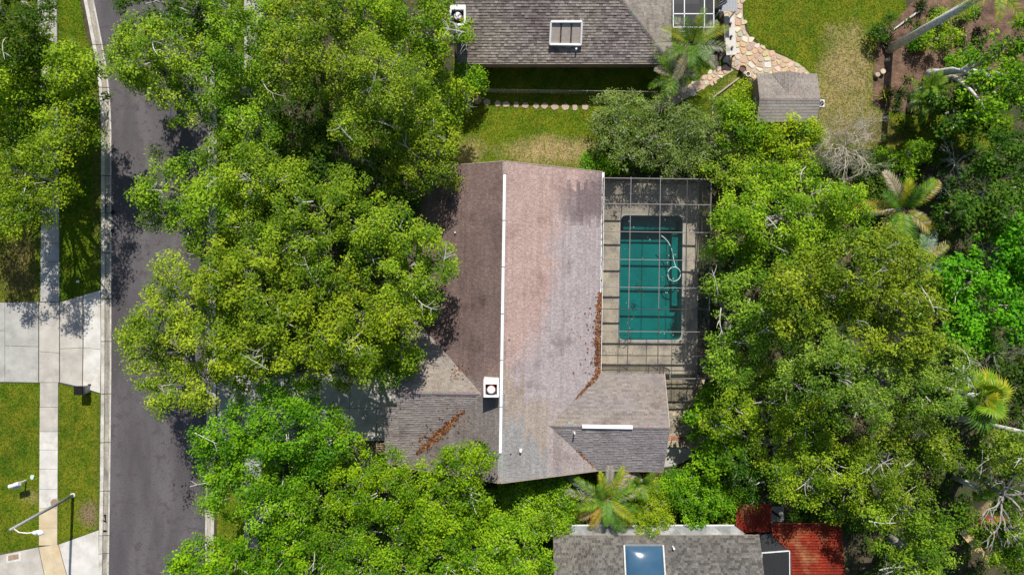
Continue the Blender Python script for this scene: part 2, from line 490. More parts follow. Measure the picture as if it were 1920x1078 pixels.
for cc in (cuts, cuts2):
    for (a, mt), (b, _) in zip(cc, cc[1:]):
        (l0, r0), (l1, r1) = swx(a), swx(b)
        quads.append(([(l0, a), (r0, a), (r1, b), (l1, b)], mt))
paving('sidewalk', [q for q in quads[:18]], [(swx(-120)[0], -120), (swx(-120)[1], -120), (112, 400), (112, 566), (75, 566), (77, 400)])
paving('sidewalk', [q for q in quads[18:]], [(75.5, 717), (110, 717), (108, 1022), (73, 1022)])
paving('driveway', [
    ([(-120, 567), (-55, 567), (-55, 641), (-120, 641)], 'conc_grey'), ([(-120, 641), (-55, 641), (-55, 716), (-120, 716)], 'conc_grey'),
    ([(-55, 567), (10, 567), (10, 620), (-55, 620)], 'conc_grey'), ([(-55, 620), (10, 620), (10, 716), (-55, 716)], 'conc_grey'),
    ([(10, 567), (73, 566), (73, 650), (10, 648)], 'conc_grey'), ([(10, 648), (73, 650), (73, 717), (10, 716)], 'conc_grey'),
    ([(74, 567), (112, 567), (112, 662), (74, 659)], 'conc_warm'), ([(74, 659), (112, 662), (112, 717), (74, 717)], 'conc_warm'),
    ([(113, 567), (156, 554), (156, 652), (113, 654)], 'conc_warm'), ([(113, 654), (156, 652), (155, 726), (113, 717)], 'conc_warm'),
    ([(157, 553), (189, 544), (190, 655), (157, 652)], 'conc_white'), ([(157, 652), (190, 655), (189, 737), (156, 727)], 'conc_white')],
    [(-120, 566), (74, 566), (113, 566), (190, 543), (190, 738), (112, 718), (-120, 717)])
paving('driveway', [
    ([(-120, 1062), (-40, 1048), (-40, 1180), (-120, 1180)], 'conc_dark'),
    ([(-40, 1048), (73, 1025), (84, 1078), (92, 1180), (-40, 1180)], 'conc_warm'),
    ([(73.5, 1025), (110, 1020), (126, 1078), (150, 1180), (92.5, 1180), (84.5, 1078)], 'conc_yellow'),
    ([(110.5, 1020), (186, 993), (186, 1180), (150.5, 1180), (126.5, 1078)], 'conc_white')],
    [(-120, 1060), (74, 1024), (110, 1019), (187, 992), (187, 1180), (-120, 1180)])
# pavement and drive on the near side, mostly under the oaks
nq = []
for k in range(36):
    a = -120 + k * 36
    if 690 <= a + 18 <= 850: continue
    nq.append(([(458, a), (491, a), (491, a + 36), (458, a + 36)], 'conc_grey'))
paving('sidewalk', nq, [(458, -120), (491, -120), (491, 1176), (458, 1176)])
dq = []
xs_ = [407, 458, 491, 520, 552, 604, 656, 706, 752]
for a, b in zip(xs_, xs_[1:]):
    for c, d in ((700, 765), (765, 826)):
        dq.append(([(a, c), (b, c), (b, d), (a, d)], 'conc_drive' if a > 560 else 'conc_grey'))
paving('driveway', dq, [(407, 699), (752, 699), (752, 827), (407, 827)])

# lawns: flat turf sheets, then the blades as one mass
def vnoise(x, y, s, seed=0.0):
    return noise.noise(Vector((x * s + seed, y * s - seed, seed * 0.37)))
def patch(x, y, px, py, rx, ry):
    c = P(px, py); k = 0.038
    d = math.hypot((x - c.x) / (rx * k), (y - c.y) / (ry * k))
    if d > 2.0: return 0.0
    d += 0.35 * vnoise(x, y, 0.8, 9.0) + 0.18 * vnoise(x, y, 2.5, 4.0)
    return max(0.0, min(1.0, 1.45 - d * 1.1))
STRAW = (0.36, 0.27, 0.135); BROWN = (0.15, 0.115, 0.045); YELL = (0.185, 0.185, 0.016); GREEN = (0.095, 0.155, 0.008); DEEP = (0.050, 0.105, 0.007)
def mixc(a, b, t): return tuple(x + (y - x) * t for x, y in zip(a, b))
def lawn_col(x, y, dry):
    n1 = vnoise(x, y, 0.35, 1.0); n2 = vnoise(x, y, 1.4, 2.0); n3 = vnoise(x, y, 5.0, 3.0)
    c = mixc(DEEP, GREEN, max(0, min(1, 0.62 + 1.1 * n1 + 0.5 * n3)))
    c = mixc(c, YELL, max(0, min(1, dry + 0.55 * n2 + 0.25 * n3)))
    for px, py, rx, ry, col, amt in PATCHES:
        t = patch(x, y, px, py, rx, ry) * amt
        if t > 0: c = mixc(c, mixc(col, c, max(0, min(0.7, 0.12 + 0.8 * n3))), t)
    return c
PATCHES = [(1035, 285, 95, 26, STRAW, 1.0), (1585, 130, 52, 82, STRAW, 0.85), (1580, 215, 70, 50, STRAW, 0.6), (1640, 250, 60, 30, BROWN, 0.9), (35, 505, 45, 75, BROWN, 0.95),
           (170, 962, 24, 26, (0.22, 0.155, 0.10), 1.0), (880, 285, 30, 30, STRAW, 0.7), (60, 930, 20, 14, STRAW, 0.5), (1390, 165, 40, 40, STRAW, 0.35), (690, 268, 40, 36, BROWN, 0.9), (182, 300, 7, 220, BROWN, 0.7), (184, 860, 6, 160, BROWN, 0.4)]
LAWNS = [
    ([(-120, 300), (76, 300), (76, 566), (-120, 566)], 0.25), ([(-120, -100), (70, -100), (74, 180), (76, 300), (-120, 300)], 0.1),
    ([(-120, 718), (75, 718), (73, 1025), (-120, 1060)], 0.35),
    ([(109, -120), (107, 0), (112, 400), (112, 566), (188, 543), (190, 300), (188, 240), (181, 130), (160, 60), (150, 0), (120, -120)], 0.12),
    ([(110, 719), (188, 739), (186, 992), (109, 1019)], 0.45),
    ([(850, 112), (1240, 112), (1240, 200), (1180, 330), (1000, 330), (850, 330)], 0.3),
    ([(1393, -60), (1690, -60), (1700, 20), (1645, 70), (1636, 200), (1700, 215), (1900, 215), (1900, 280), (1540, 280), (1525, 225), (1525, 142), (1480, 108), (1430, 86), (1405, 64), (1395, 30)], 0.38),
    ([(1377, 133), (1398, 141), (1402, 240), (1235, 240), (1222, 212), (1252, 208)], 0.3), ([(1250, 112), (1345, 112), (1358, 121), (1240, 187), (1240, 120)], 0.15),
    ([(407, 830), (457, 830), (457, 1100), (407, 1100)], 0.4), ([(492, 850), (520, 850), (520, 1100), (492, 1100)], 0.3), ([(407, 0), (457, 0), (457, 698), (407, 698)], 0.2),
    ([(640, 215), (750, 215), (750, 320), (640, 320)], 0.2)]
gv, gc = [], []
for i, (poly, dry) in enumerate(LAWNS):
    wp = [P(*q) for q in poly]
    pts = [(p.x, p.y, 0.006 + 0.0005 * i) for p in wp]
    if area2(pts) < 0: pts = pts[::-1]
    x0, x1 = min(p[0] for p in pts), max(p[0] for p in pts); y0, y1 = min(p[1] for p in pts), max(p[1] for p in pts)
    turf = MB().poly(pts, GREEN)
    ST = 0.25; cache = {}
    def tp(a, b_):
        if (a, b_) not in cache:
            x, y = x0 + a * ST, y0 + b_ * ST
            cache[(a, b_)] = (x, y, lawn_col(x, y, dry)) if inside(x, y, pts) else None
        return cache[(a, b_)]
    for ia in range(int((x1 - x0) / ST) + 1):
        for ib in range(int((y1 - y0) / ST) + 1):
            q = [tp(ia, ib), tp(ia + 1, ib), tp(ia + 1, ib + 1), tp(ia, ib + 1)]
            if None in q: continue
            nb_ = len(turf.v)
            for x, y, cc_ in q: turf.v.append((x, y, pts[0][2] + 0.004)); turf.c.append((*cc_, 1.0))
            turf.f.append((nb_, nb_ + 1, nb_ + 2, nb_ + 3))
    struct(turf.build('lawn', M['turf']))
    n = int((x1 - x0) * (y1 - y0) * 250)
    for _ in range(n):
        x, y = rng.uniform(x0, x1), rng.uniform(y0, y1)
        if not inside(x, y, pts): continue
        c = lawn_col(x, y, dry)
        k = rng.uniform(0.65, 1.3)
        c = tuple(v * k for v in c)
        h = rng.uniform(0.02, 0.06); w = rng.uniform(0.035, 0.065)
        a = rng.uniform(0, 6.283); b = rng.uniform(0, 6.283); ln = rng.uniform(0.06, 0.14)
        dx, dy = math.cos(a) * w, math.sin(a) * w
        gv += [(x - dx, y - dy, 0.008), (x + dx, y + dy, 0.008), (x + math.cos(b) * ln, y + math.sin(b) * ln, h)]
        gc.append(c)
go = link('grass', np_mesh('grass', np.array(gv), np.array(gc), 3), M['grass'])
tag(go, 'short green and straw coloured lawn grass between pavements and houses', 'grass', kind='stuff')

# mulch bed in the upper right corner, bare earth in the south
mbp = [(1700, 18), (1648, 62), (1638, 100), (1636, 190), (1660, 208), (1760, 215), (1860, 200), (1930, 150), (1930, -60), (1760, -60)]
struct(MB().poly([P(*q, 0.012) for q in mbp[::-1]]).build('mulch_bed', M['mulch']))
# ------------------------------------------------------------------ roofs and houses
def shingles(mb, pts, eave, colfn, course=0.145, tab=0.31, lift=0.03, seed=1):
    """pts: convex planar polygon in world space (seen from above); eave: horizontal direction of the courses"""
    r = random.Random(seed)
    pts = [Vector(p) for p in pts]
    U = Vector(eave).normalized()
    N = (pts[1] - pts[0]).cross(pts[2] - pts[0]).normalized()
    if N.z < 0: N = -N
    V = N.cross(U)
    if V.z < 0: V, U = -V, -U
    o = min(pts, key=lambda p: p.z)
    reg = [((p - o).dot(U), (p - o).dot(V)) for p in pts]
    u0, u1 = min(p[0] for p in reg), max(p[0] for p in reg); v1 = max(p[1] for p in reg)
    k = 0
    v = 0.0
    while v < v1:
        kc = r.uniform(0.93, 1.07)
        u = u0 - r.uniform(0, tab)
        while u < u1:
            w = tab * r.uniform(0.75, 1.3)
            q = clip_convex([(u, v), (u + w - 0.012, v), (u + w - 0.012, v + course), (u, v + course)], reg)
            if len(q) >= 3 and abs(area2(q)) > 0.002:
                l = lift * r.uniform(0.6, 1.4)
                cen = o + U * (u + w / 2) + V * v
                c = tuple(q_ * kc for q_ in colfn(cen.x, cen.y, r))
                top = [o + U * a + V * b + N * (0.012 + l * (1 - (b - v) / course)) for a, b in q]
                mb.poly(top if area2(q) > 0 else top[::-1], c)
                for i in range(len(q)):
                    j = (i + 1) % len(q)
                    if abs(q[i][1] - v) < 1e-6 and abs(q[j][1] - v) < 1e-6 and abs(q[i][0] - q[j][0]) > 1e-4:
                        mb.poly([top[i] - N * (l + 0.01), top[j] - N * (l + 0.01), top[j], top[i]], c)
            u += w
        v += course
        k += 1

def deck_slab(mb, pts, th=0.14):
    pts = [Vector(p) for p in pts]
    mb.loft([p - Vector((0, 0, th)) for p in pts], pts)

# ---- the house in the middle: its own axes, u east and v north, turned a little
HC, HT = Vector((-0.58, -2.15, 0)), math.radians(0.9)
def HW(u, v, z=0.0):
    return Vector((HC.x + u * math.cos(HT) + v * math.sin(HT), HC.y - u * math.sin(HT) + v * math.cos(HT), z))
def HL(x, y):
    dx, dy = x - HC.x, y - HC.y
    return dx * math.cos(HT) - dy * math.sin(HT), dx * math.sin(HT) + dy * math.cos(HT)
RZ = 6.2
zm = lambda u: RZ - 0.5 * abs(u)
ze = lambda v: 4.65 - 0.515 * abs(v + 6.7)
zw = lambda v: 5.58 - 0.5 * abs(v + 4.6)
def roofz(u, v):
    z = zm(u) if abs(u) <= 6.45 else 0
    if 3 < u < 10.8 and -9.95 < v < -3.45: z = max(z, ze(v))
    if -7.65 < u < -1.2 and -9.8 < v < 0.6: z = max(z, zw(v))
    return z
house = thing('house', 'large gabled house with pinkish brown shingles and a long white ridge strip beside the pool', 'house', HW(0, 0, 0))

def zone(x, y):
    u, v = HL(x, y)
    return u, v
def c_right(x, y, r):
    u, v = zone(x, y)
    qv = math.floor(v / 1.15 + 0.5 * (int(u / 0.29) % 2)) * 1.15; qu = math.floor(u / 0.29) * 0.29      # patches end in steps
    n = vnoise(qu, qv, 0.45, 7.0); st = round(v / 0.8) * 0.8        # repair patches end in steps
    pink, lav, grey, beige = (0.335, 0.24, 0.212), (0.30, 0.258, 0.258), (0.24, 0.231, 0.224), (0.275, 0.225, 0.18)
    t = max(0, min(1, (u - 2.4 + (3.2 - v) * 0.35 + 2.0 * n) / 2.2))
    t = round(t * 3) / 3
    c = mixc(pink, lav, t)
    if v < 1.5:
        d = (qu + (qv + 5.5) * 0.95) - 1.1 + 1.3 * n                 # beige diagonal band, then grey
        if d < 1.6: c = mixc(c, beige, 0.8)
        if d < -0.9: c = grey
        if u > 3.0 and v < -2.0: c = mixc(c, lav, 0.6)
    c = mixc(c, (0.13, 0.095, 0.095), max(0, min(0.85, 1.15 - math.hypot((u - 6.3) / 2.2, (v - 8.6) / 2.0) + 0.9 * n)))
    k = r.uniform(0.9, 1.1)
    return tuple(a * k for a in c)
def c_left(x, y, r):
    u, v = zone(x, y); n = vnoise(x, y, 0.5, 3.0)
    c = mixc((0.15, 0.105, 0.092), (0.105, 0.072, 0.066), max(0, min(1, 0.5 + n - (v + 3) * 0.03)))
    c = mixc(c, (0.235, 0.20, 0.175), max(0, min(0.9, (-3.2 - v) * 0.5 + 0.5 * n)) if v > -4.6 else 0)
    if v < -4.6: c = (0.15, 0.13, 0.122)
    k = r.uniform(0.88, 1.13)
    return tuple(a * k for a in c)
def c_flat(base, amt=0.2, alt=None, s=0.5):
    def f(x, y, r):
        c = base if alt is None else mixc(base, alt, max(0, min(1, 0.5 + 1.2 * vnoise(x, y, s, 5.0))))
        k = r.uniform(1 - amt, 1 + amt)
        return tuple(a * k for a in c)
    return f
VDIR, UDIR = HW(0, 1) - HW(0, 0), HW(1, 0) - HW(0, 0)
def plane(uv, zf): return [HW(u, v, zf(u, v)) for u, v in uv]
planes = [
    (plane([(0, 9.95), (0, -6.7), (3.1, -6.7), (6.45, -3.45), (6.45, 9.95)], lambda u, v: zm(u)), VDIR, c_right),
    (plane([(0, -6.7), (0, -9.95), (6.45, -9.95), (3.1, -6.7)], lambda u, v: zm(u)), VDIR, c_right),
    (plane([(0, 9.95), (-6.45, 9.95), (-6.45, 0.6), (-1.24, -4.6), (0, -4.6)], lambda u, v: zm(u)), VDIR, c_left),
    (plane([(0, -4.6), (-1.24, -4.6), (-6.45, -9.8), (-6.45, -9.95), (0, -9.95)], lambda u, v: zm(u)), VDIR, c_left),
    (plane([(3.1, -6.7), (10.8, -6.7), (10.8, -3.45), (6.45, -3.45)], lambda u, v: ze(v)), UDIR, c_flat((0.215, 0.185, 0.16), 0.18, (0.20, 0.175, 0.17))),
    (plane([(3.1, -6.7), (6.45, -9.95), (10.8, -9.95), (10.8, -6.7)], lambda u, v: ze(v)), UDIR, c_flat((0.265, 0.236, 0.228), 0.13, (0.235, 0.208, 0.205))),
    (plane([(-1.24, -4.6), (-6.45, 0.6), (-6.65, 0.6), (-6.65, -4.6)], lambda u, v: zw(v)), UDIR, c_flat((0.235, 0.20, 0.165), 0.15, (0.21, 0.185, 0.165))),
    (plane([(-1.24, -4.6), (-6.65, -4.6), (-6.65, -9.8), (-6.45, -9.8)], lambda u, v: zw(v)), UDIR, c_flat((0.275, 0.238, 0.22), 0.13, (0.24, 0.208, 0.196))),
    (plane([(-6.65, -5.6), (-7.65, -5.6), (-7.65, -9.8), (-6.65, -9.8)], lambda u, v: zw(v)), UDIR, c_flat((0.275, 0.24, 0.22), 0.13)),
]
roof = MB()
for pts, _, _ in planes: deck_slab(roof, pts)
roof_o = roof.build('roof', M['fascia_tan'], house)
sh = MB()
for i, (pts, e, cf) in enumerate(planes): shingles(sh, pts, e, cf, seed=i + 3)
sh.build('shingle', M['shingle'], roof_o, kind='stuff')
# walls: main block with gables, two wings
wl = MB()
def wallbox(mb, u0, u1, v0, v1, top):
    mb.loft([HW(u0, v0, 0), HW(u1, v0, 0), HW(u1, v1, 0), HW(u0, v1, 0)], [HW(u0, v0, top), HW(u1, v0, top), HW(u1, v1, top), HW(u0, v1, top)])
wallbox(wl, -5.95, 5.95, -9.5, 9.5, 2.9)
for v in (-9.5, 9.5):
    d = 0.1 if v < 0 else -0.1
    wl.poly([HW(-5.9, v, 2.9), HW(5.9, v, 2.9), HW(0, v, 5.85)] if v < 0 else [HW(5.9, v, 2.9), HW(-5.9, v, 2.9), HW(0, v, 5.85)])
wallbox(wl, 5.95, 10.35, -9.45, -3.95, 2.8)
wl.poly([HW(10.35, -9.4, 2.8), HW(10.35, -4.0, 2.8), HW(10.35, -6.7, 4.2)])
wallbox(wl, -6.3, -5.95, -9.4, 0.2, 2.8)
wallbox(wl, -7.25, -6.3, -9.4, -5.9, 2.8)
wl.build('wall', M['wall'], house)
gd = MB()
for k in range(4):
    a, b = HW(-7.28, -9.0 + 0, 0.05 + k * 0.56), HW(-7.28, -6.2, 0.05 + k * 0.56)
    gd.bar(a + Vector((0, 0, 0.27)), b + Vector((0, 0, 0.27)), 0.05, 0.53)
gd.build('garage_door', M['white'], house)
for v0, v1 in ((-1.6, 1.2), (4.0, 5.8)):
    f = MB(); f.bar(HW(5.98, v0, 1.1), HW(5.98, v1, 1.1), 0.06, 2.1); fo = f.build('sliding_door', M['white_metal'], house)
    g = MB()
    mid = (v0 + v1) / 2
    for a, b in ((v0 + 0.08, mid - 0.05), (mid + 0.05, v1 - 0.08)): g.bar(HW(6.02, a, 1.1), HW(6.02, b, 1.1), 0.02, 1.9)
    g.build('pane', M['glass'], fo)
# ridge strips, caps, gutters
def ridge_strip(n, f):
    for k in range(n): f(k / n, (k + 1) / n - 0.003, rng.uniform(-0.006, 0.006)).build('ridge_vent', M['vent_white'], roof_o)
def rs1(t0, t1, e):
    a, b = -8.1 + 17.3 * t0, -8.1 + 17.3 * t1
    return MB().loft([HW(-0.13, a, RZ), HW(0.09, a, RZ), HW(0.09, b, RZ), HW(-0.13, b, RZ)], [HW(-0.10 + e, a, RZ + 0.11 + e), HW(0.06 + e, a, RZ + 0.11 + e), HW(0.06 + e, b, RZ + 0.11), HW(-0.10 + e, b, RZ + 0.11)])
def rs2(t0, t1, e):
    a, b = 5.2 + 3.25 * t0, 5.2 + 3.25 * t1
    return MB().loft([HW(a, -6.82, 4.63), HW(b, -6.82, 4.63), HW(b, -6.58, 4.63), HW(a, -6.58, 4.63)], [HW(a, -6.8, 4.75 + e), HW(b, -6.8, 4.75 + e), HW(b, -6.62, 4.75 + e), HW(a, -6.62, 4.75 + e)])
ridge_strip(6, rs1); ridge_strip(2, rs2)
cap = MB()
def capline(a, b, du, dv, zf, drop, col):
    n = int((Vector(b) - Vector(a)).length / 0.3)
    for k in range(n):
        p = Vector(a).lerp(Vector(b), k / n); q = Vector(a).lerp(Vector(b), (k + 1) / n - 0.005)
        cc = tuple(x * rng.uniform(0.85, 1.12) for x in col)
        t = rng.uniform(0.045, 0.06)
        for s in (-1, 1):
            off = Vector((du * s, dv * s, -drop))
            quad = [p + Vector((0, 0, t)), q + Vector((0, 0, t)), q + off + Vector((0, 0, t)), p + off + Vector((0, 0, t))]
            if (quad[1] - quad[0]).cross(quad[2] - quad[0]).z < 0: quad = quad[::-1]
            cap.poly(quad, cc)
capline(HW(0, 9.95, RZ), HW(0, 9.2, RZ), 0.16, 0, None, 0.08, (0.3, 0.24, 0.22))
capline(HW(0, -8.1, RZ), HW(0, -9.95, RZ), 0.16, 0, None, 0.08, (0.28, 0.26, 0.25))
capline(HW(3.1, -6.7, 4.65), HW(5.2, -6.7, 4.65), 0, 0.15, None, 0.077, (0.20, 0.18, 0.16))
capline(HW(8.45, -6.7, 4.65), HW(10.8, -6.7, 4.65), 0, 0.15, None, 0.077, (0.22, 0.19, 0.18))
capline(HW(-1.6, -4.6, 5.58), HW(-6.65, -4.6, 5.58), 0, 0.15, None, 0.075, (0.17, 0.15, 0.14))
cap.build('ridge_cap', M['shingle'], roof_o, kind='stuff')
gut = MB()
zg = zm(6.45)
for a, b in (((6.49, -3.5), (6.49, 9.95)),):
    gut.bar(HW(6.46, a[1], zg - 0.03), HW(6.46, b[1], zg - 0.03), 0.02, 0.14)
    gut.bar(HW(6.59, a[1], zg - 0.02), HW(6.59, b[1], zg - 0.02), 0.03, 0.12)
    gut.bar(HW(6.525, a[1], zg - 0.09), HW(6.525, b[1], zg - 0.09), 0.11, 0.02)
gut.build('gutter', M['white'], house)
rb = [(HW(0, v, RZ - 0.05), HW(6.45 * s, v, zm(6.45) - 0.05)) for s in (1, -1) for v in (9.985, -9.985)]
rb += [(HW(6.5, -9.985, 2.9), HW(10.8, -9.985, 2.9)), (HW(10.83, -6.7, 4.6), HW(10.83, -9.95, ze(-9.95) - 0.05)), (HW(10.83, -6.7, 4.6), HW(10.83, -3.45, ze(-3.45) - 0.05))]
for p_, q_ in rb:
    MB().bar(p_, q_, 0.05, 0.18).build('rake_board', M['fascia_tan'], house)
# chimney: white chase, dark flue opening, round metal cap
cc = P(921, 728, 7.0); cu, cv = HL(cc.x, cc.y)
def chimney(parent, cx, cy, zb, zt, w, d, mat):
    m = MB(); t = 0.13
    m.box(cx - w / 2, cx + w / 2, cy - d / 2, cy - d / 2 + t, zb, zt); m.box(cx - w / 2, cx + w / 2, cy + d / 2 - t - 0.16, cy + d / 2, zb, zt)
    m.box(cx - w / 2, cx - w / 2 + t - 0.02, cy - d / 2 + t, cy + d / 2 - t - 0.16, zb, zt - 0.003); m.box(cx + w / 2 - t + 0.02, cx + w / 2, cy - d / 2 + t, cy + d / 2 - t - 0.16, zb, zt - 0.003)
    ch = m.build('chimney', mat, parent)
    m = MB(); m.box(cx - w / 2 + t - 0.02, cx + w / 2 - t + 0.02, cy - d / 2 + t, cy + d / 2 - t - 0.16, zb, zt - 0.3); m.build('flue_pan', M['dark'], ch)
    fx, fy = cx, cy - 0.08
    m = MB(); m.cyl((fx, fy), 0.17, zt - 0.3, zt + 0.05); m.build('flue_pipe', M['steel'], ch)
    m = MB(); m.cyl((fx, fy), 0.27, zt - 0.1, zt - 0.07, 24); m.build('flue_collar', M['terracotta'], ch)
    m = MB(); m.cyl((fx, fy), 0.235, zt + 0.09, zt + 0.12, 24, r1=0.18); m.build('flue_cap', M['white_metal'], ch)
    for k in range(4):
        a = k * math.pi / 2 + 0.6
        MB().bar((fx + 0.16 * math.cos(a), fy + 0.16 * math.sin(a), zt), (fx + 0.16 * math.cos(a), fy + 0.16 * math.sin(a), zt + 0.1), 0.02).build('cap_bracket', M['steel'], ch)
chimney(roof_o, cc.x, cc.y, 5.0, 7.0, 0.93, 1.08, M['white'])
# pipe vents on the roof
def pipe(px, py, zguess, r=0.05, h=0.35, mat='white'):
    p = P(px, py, zguess); u, v = HL(p.x, p.y); z = roofz(u, v)
    p = P(px, py, z + 0.2)
    m = MB(); m.cyl((p.x, p.y), r, z - 0.1, z + h, 12); m.cyl((p.x, p.y), r * 2.2, z - 0.1, z + 0.07, 12, r1=r * 1.2)
    m.build('vent_pipe', M[mat], roof_o)
pipe(976, 845, 5.9, 0.07); pipe(958, 849, 6.1, 0.045, 0.2, 'steel'); pipe(1077, 811, 4.5, 0.05, 0.45); pipe(955, 636, 6.1, 0.04, 0.15, 'steel'); pipe(853, 436, 4.8, 0.04, 0.25)

# leaves lying in the valleys and the gutter
def leaf_pile(name, label, pts_fn, n, parent=None, seed=1, cols=((0.33, 0.12, 0.035), (0.18, 0.065, 0.03), (0.34, 0.17, 0.07), (0.10, 0.05, 0.03), (0.06, 0.035, 0.025)), size=0.085):
    r = random.Random(seed); vv, cs = [], []
    for _ in range(n):
        p = pts_fn(r)
        if p is None: continue
        a = r.uniform(0, 6.28); s = size * r.uniform(0.6, 1.4)
        e = Vector((math.cos(a), math.sin(a), r.uniform(-0.5, 0.5))).normalized() * s
        f = Vector((-math.sin(a), math.cos(a), r.uniform(-0.5, 0.5))).normalized() * s * 0.5
        vv += [p - e, p + f, p + e, p - f]
        k = r.uniform(0.7, 1.2); cs.append(tuple(x * k for x in r.choice(cols)))
    o = link(name, np_mesh(name, np.array([tuple(v) for v in vv]), np.array(cs)), M['dryleaf'], parent)
    return tag(o, label, 'leaves', kind='stuff')
def on_roof(u, v, r, pile=0.06): return HW(u, v, roofz(u, v) + 0.045 + r.uniform(0, pile))
def valley_w(r):
    t = r.betavariate(1.6, 1.4); w = 0.3 * math.sin(math.pi * min(1, t * 0.9 + 0.06)) + 0.04
    a = -2.3 - 3.3 * t; off = r.gauss(0, 0.3) * w if r.random() < 0.85 else r.gauss(0, 0.35)
    return on_roof(a + off, (-4.6 - (-a - 1.24)) + off * -0.9 + 0.0, r)
leaf_pile('fallen_leaves', 'rust orange fallen leaves in the roof valley below the chimney', valley_w, 650, seed=2)
def gutter_e(r):
    v = r.uniform(-3.6, 1.9); w = 0.06 + 0.11 * max(0, min(1, (1.9 - v) / 2.0))
    w = w if r.random() < 0.9 else 0.7
    return on_roof(6.45 - abs(r.gauss(0, w)), v, r, 0.05) if r.random() < 0.8 else HW(6.53, r.uniform(-3.4, 9.5) if r.random() < 0.3 else v, zg + 0.02)
leaf_pile('fallen_leaves', 'rust orange fallen leaves along the white gutter beside the pool', gutter_e, 850, seed=3)
def valley_e(r):
    t = r.random() ** 2.2; a = 6.35 - 1.5 * t; off = r.gauss(0, 0.14 * (1 - t) + 0.03)
    return on_roof(a + off * 0.3, (-3.45 - (6.45 - a)) + off, r, 0.04)
leaf_pile('fallen_leaves', 'thin trail of fallen orange leaves in the roof valley by the pool cage corner', valley_e, 250, seed=4)
def valley_s(r):
    t = r.random(); a = 6.2 - 1.2 * t; return on_roof(a + r.gauss(0, 0.05), -9.95 + (6.45 - a) + r.gauss(0, 0.06), r, 0.02)
leaf_pile('fallen_leaves', 'few scattered fallen leaves in the lower south valley of the roof', valley_s, 35, seed=5)
leaf_pile('fallen_leaves', 'few fallen leaves beside the valley above the chimney', lambda r: on_roof(-2.1 - r.random() * 1.2, -3.75 + r.random() * 0.9, r, 0.02), 40, seed=6)
leaf_pile('fallen_leaves', 'dark red fallen leaves on the ground between the cage and the house wing', lambda r: Vector((r.uniform(5.6, 10.6), r.uniform(-6.3, -5.75), r.uniform(0.01, 0.05))), 1500, seed=7, cols=((0.12, 0.04, 0.02), (0.2, 0.06, 0.03), (0.07, 0.03, 0.02)))
# ------------------------------------------------------------------ pool, deck, screen cage
deck_outer = [P(1100, 343)[:2], P(1310, 346)[:2], P(1307, 702)[:2], P(1100, 702)[:2]]
cop_out = grow(POOL, 0.13)
dk = ring_mesh(deck_outer, cop_out, 0.07)
for i in range(4):
    a, b = deck_outer[i], deck_outer[(i + 1) % 4]
    dk.poly([(*b, 0.07), (*a, 0.07), (*a, -0.05), (*b, -0.05)])
struct(dk.build('pool_deck', M['deck']))
pool = thing('swimming_pool', 'rectangular teal swimming pool with rounded corners inside the screen cage', 'pool', (pcx, pcy, 0))
cp = MB()
n = len(POOL)
for i in range(n):
    j = (i + 1) % n
    cp.poly([(*cop_out[j], 0.085), (*cop_out[i], 0.085), (*POOL[i], 0.085), (*POOL[j], 0.085)])
    cp.poly([(*cop_out[i], 0.085), (*cop_out[j], 0.085), (*cop_out[j], 0.0), (*cop_out[i], 0.0)])
    cp.poly([(*POOL[j], 0.085), (*POOL[i], 0.085), (*POOL[i], -0.2), (*POOL[j], -0.2)])
for f_i, f in enumerate(cp.f):
    pass
cp.build('coping', M['conc_grey'], pool)
bs = MB(); D0 = -1.5
inner = grow(POOL, -0.02)
for i in range(n):
    j = (i + 1) % n
    bs.poly([(*inner[j], -0.0), (*inner[i], -0.0), (*inner[i], D0), (*inner[j], D0)])
bs.poly([(*p, D0) for p in (inner if area2(inner) > 0 else inner[::-1])])
bs.build('basin', M['pool_plaster'], pool)
x0, x1 = POOL_C[0][0], POOL_C[1][0]; y1, y0 = POOL_C[0][1], POOL_C[2][1]
st = MB(); st.box(x0 + 0.3, x1 - 0.3, y1 - 0.95, y1 - 0.03, D0, -0.75); st.build('step', M['pool_plaster'], pool)
st = MB(); st.box(x1 - 0.55, x1 - 0.03, y0 + 2.4, y1 - 1.2, D0, -0.95); st.build('bench', M['pool_plaster'], pool)
wt = grow(POOL, -0.015)
MB().poly([(*p, -0.06) for p in (wt if area2(wt) > 0 else wt[::-1])]).build('water', M['water'], pool)
rail = MB()
for dy in (0, 0.45):
    b = P(1168, 628 + dy / 0.038 * 0.8, 0)
    rail.tube([b + Vector((-0.25, 0, 0.0)), b + Vector((-0.22, 0, 0.6)), b + Vector((0.05, 0.06, 0.8)), b + Vector((0.55, 0.3, 0.55)), b + Vector((0.75, 0.42, -0.4))], 0.025, 8)
rail.build('handrail', M['dark'], pool)
hp = []
for k in range(12):
    t = k / 11; q = P(1240 + 30 * t ** 0.7 + 3 * math.sin(t * 5), 442 + 58 * t, -0.04); hp.append(q)
for k in range(26):
    a = 0.6 - k * 2 * math.pi / 24; c = P(1264, 514, -0.03); hp.append(c + Vector((0.46 * math.cos(a), 0.5 * math.sin(a), 0.008 * (k % 2))))
tag(MB().tube(hp, 0.035, 8).build('pool_hose', M['hose'], origin=P(1264, 514, 0), smooth=True), 'pale coiled hose floating in the teal pool', 'hose')
r_ = random.Random(8)
def pool_leaf(r):
    x = r.uniform(x0 + 0.2, x1 - 0.2); y = r.uniform(y0 + 0.2, y1 - 0.2)
    return Vector((x, y, -0.05 + r.uniform(0, 0.01))) if (x > x0 + 3 or r.random() < 0.35) else None
leaf_pile('floating_leaves', 'small pale leaves floating on the pool water', pool_leaf, 110, seed=21, cols=((0.5, 0.48, 0.38), (0.35, 0.33, 0.2), (0.12, 0.1, 0.06), (0.6, 0.6, 0.55)), size=0.05)
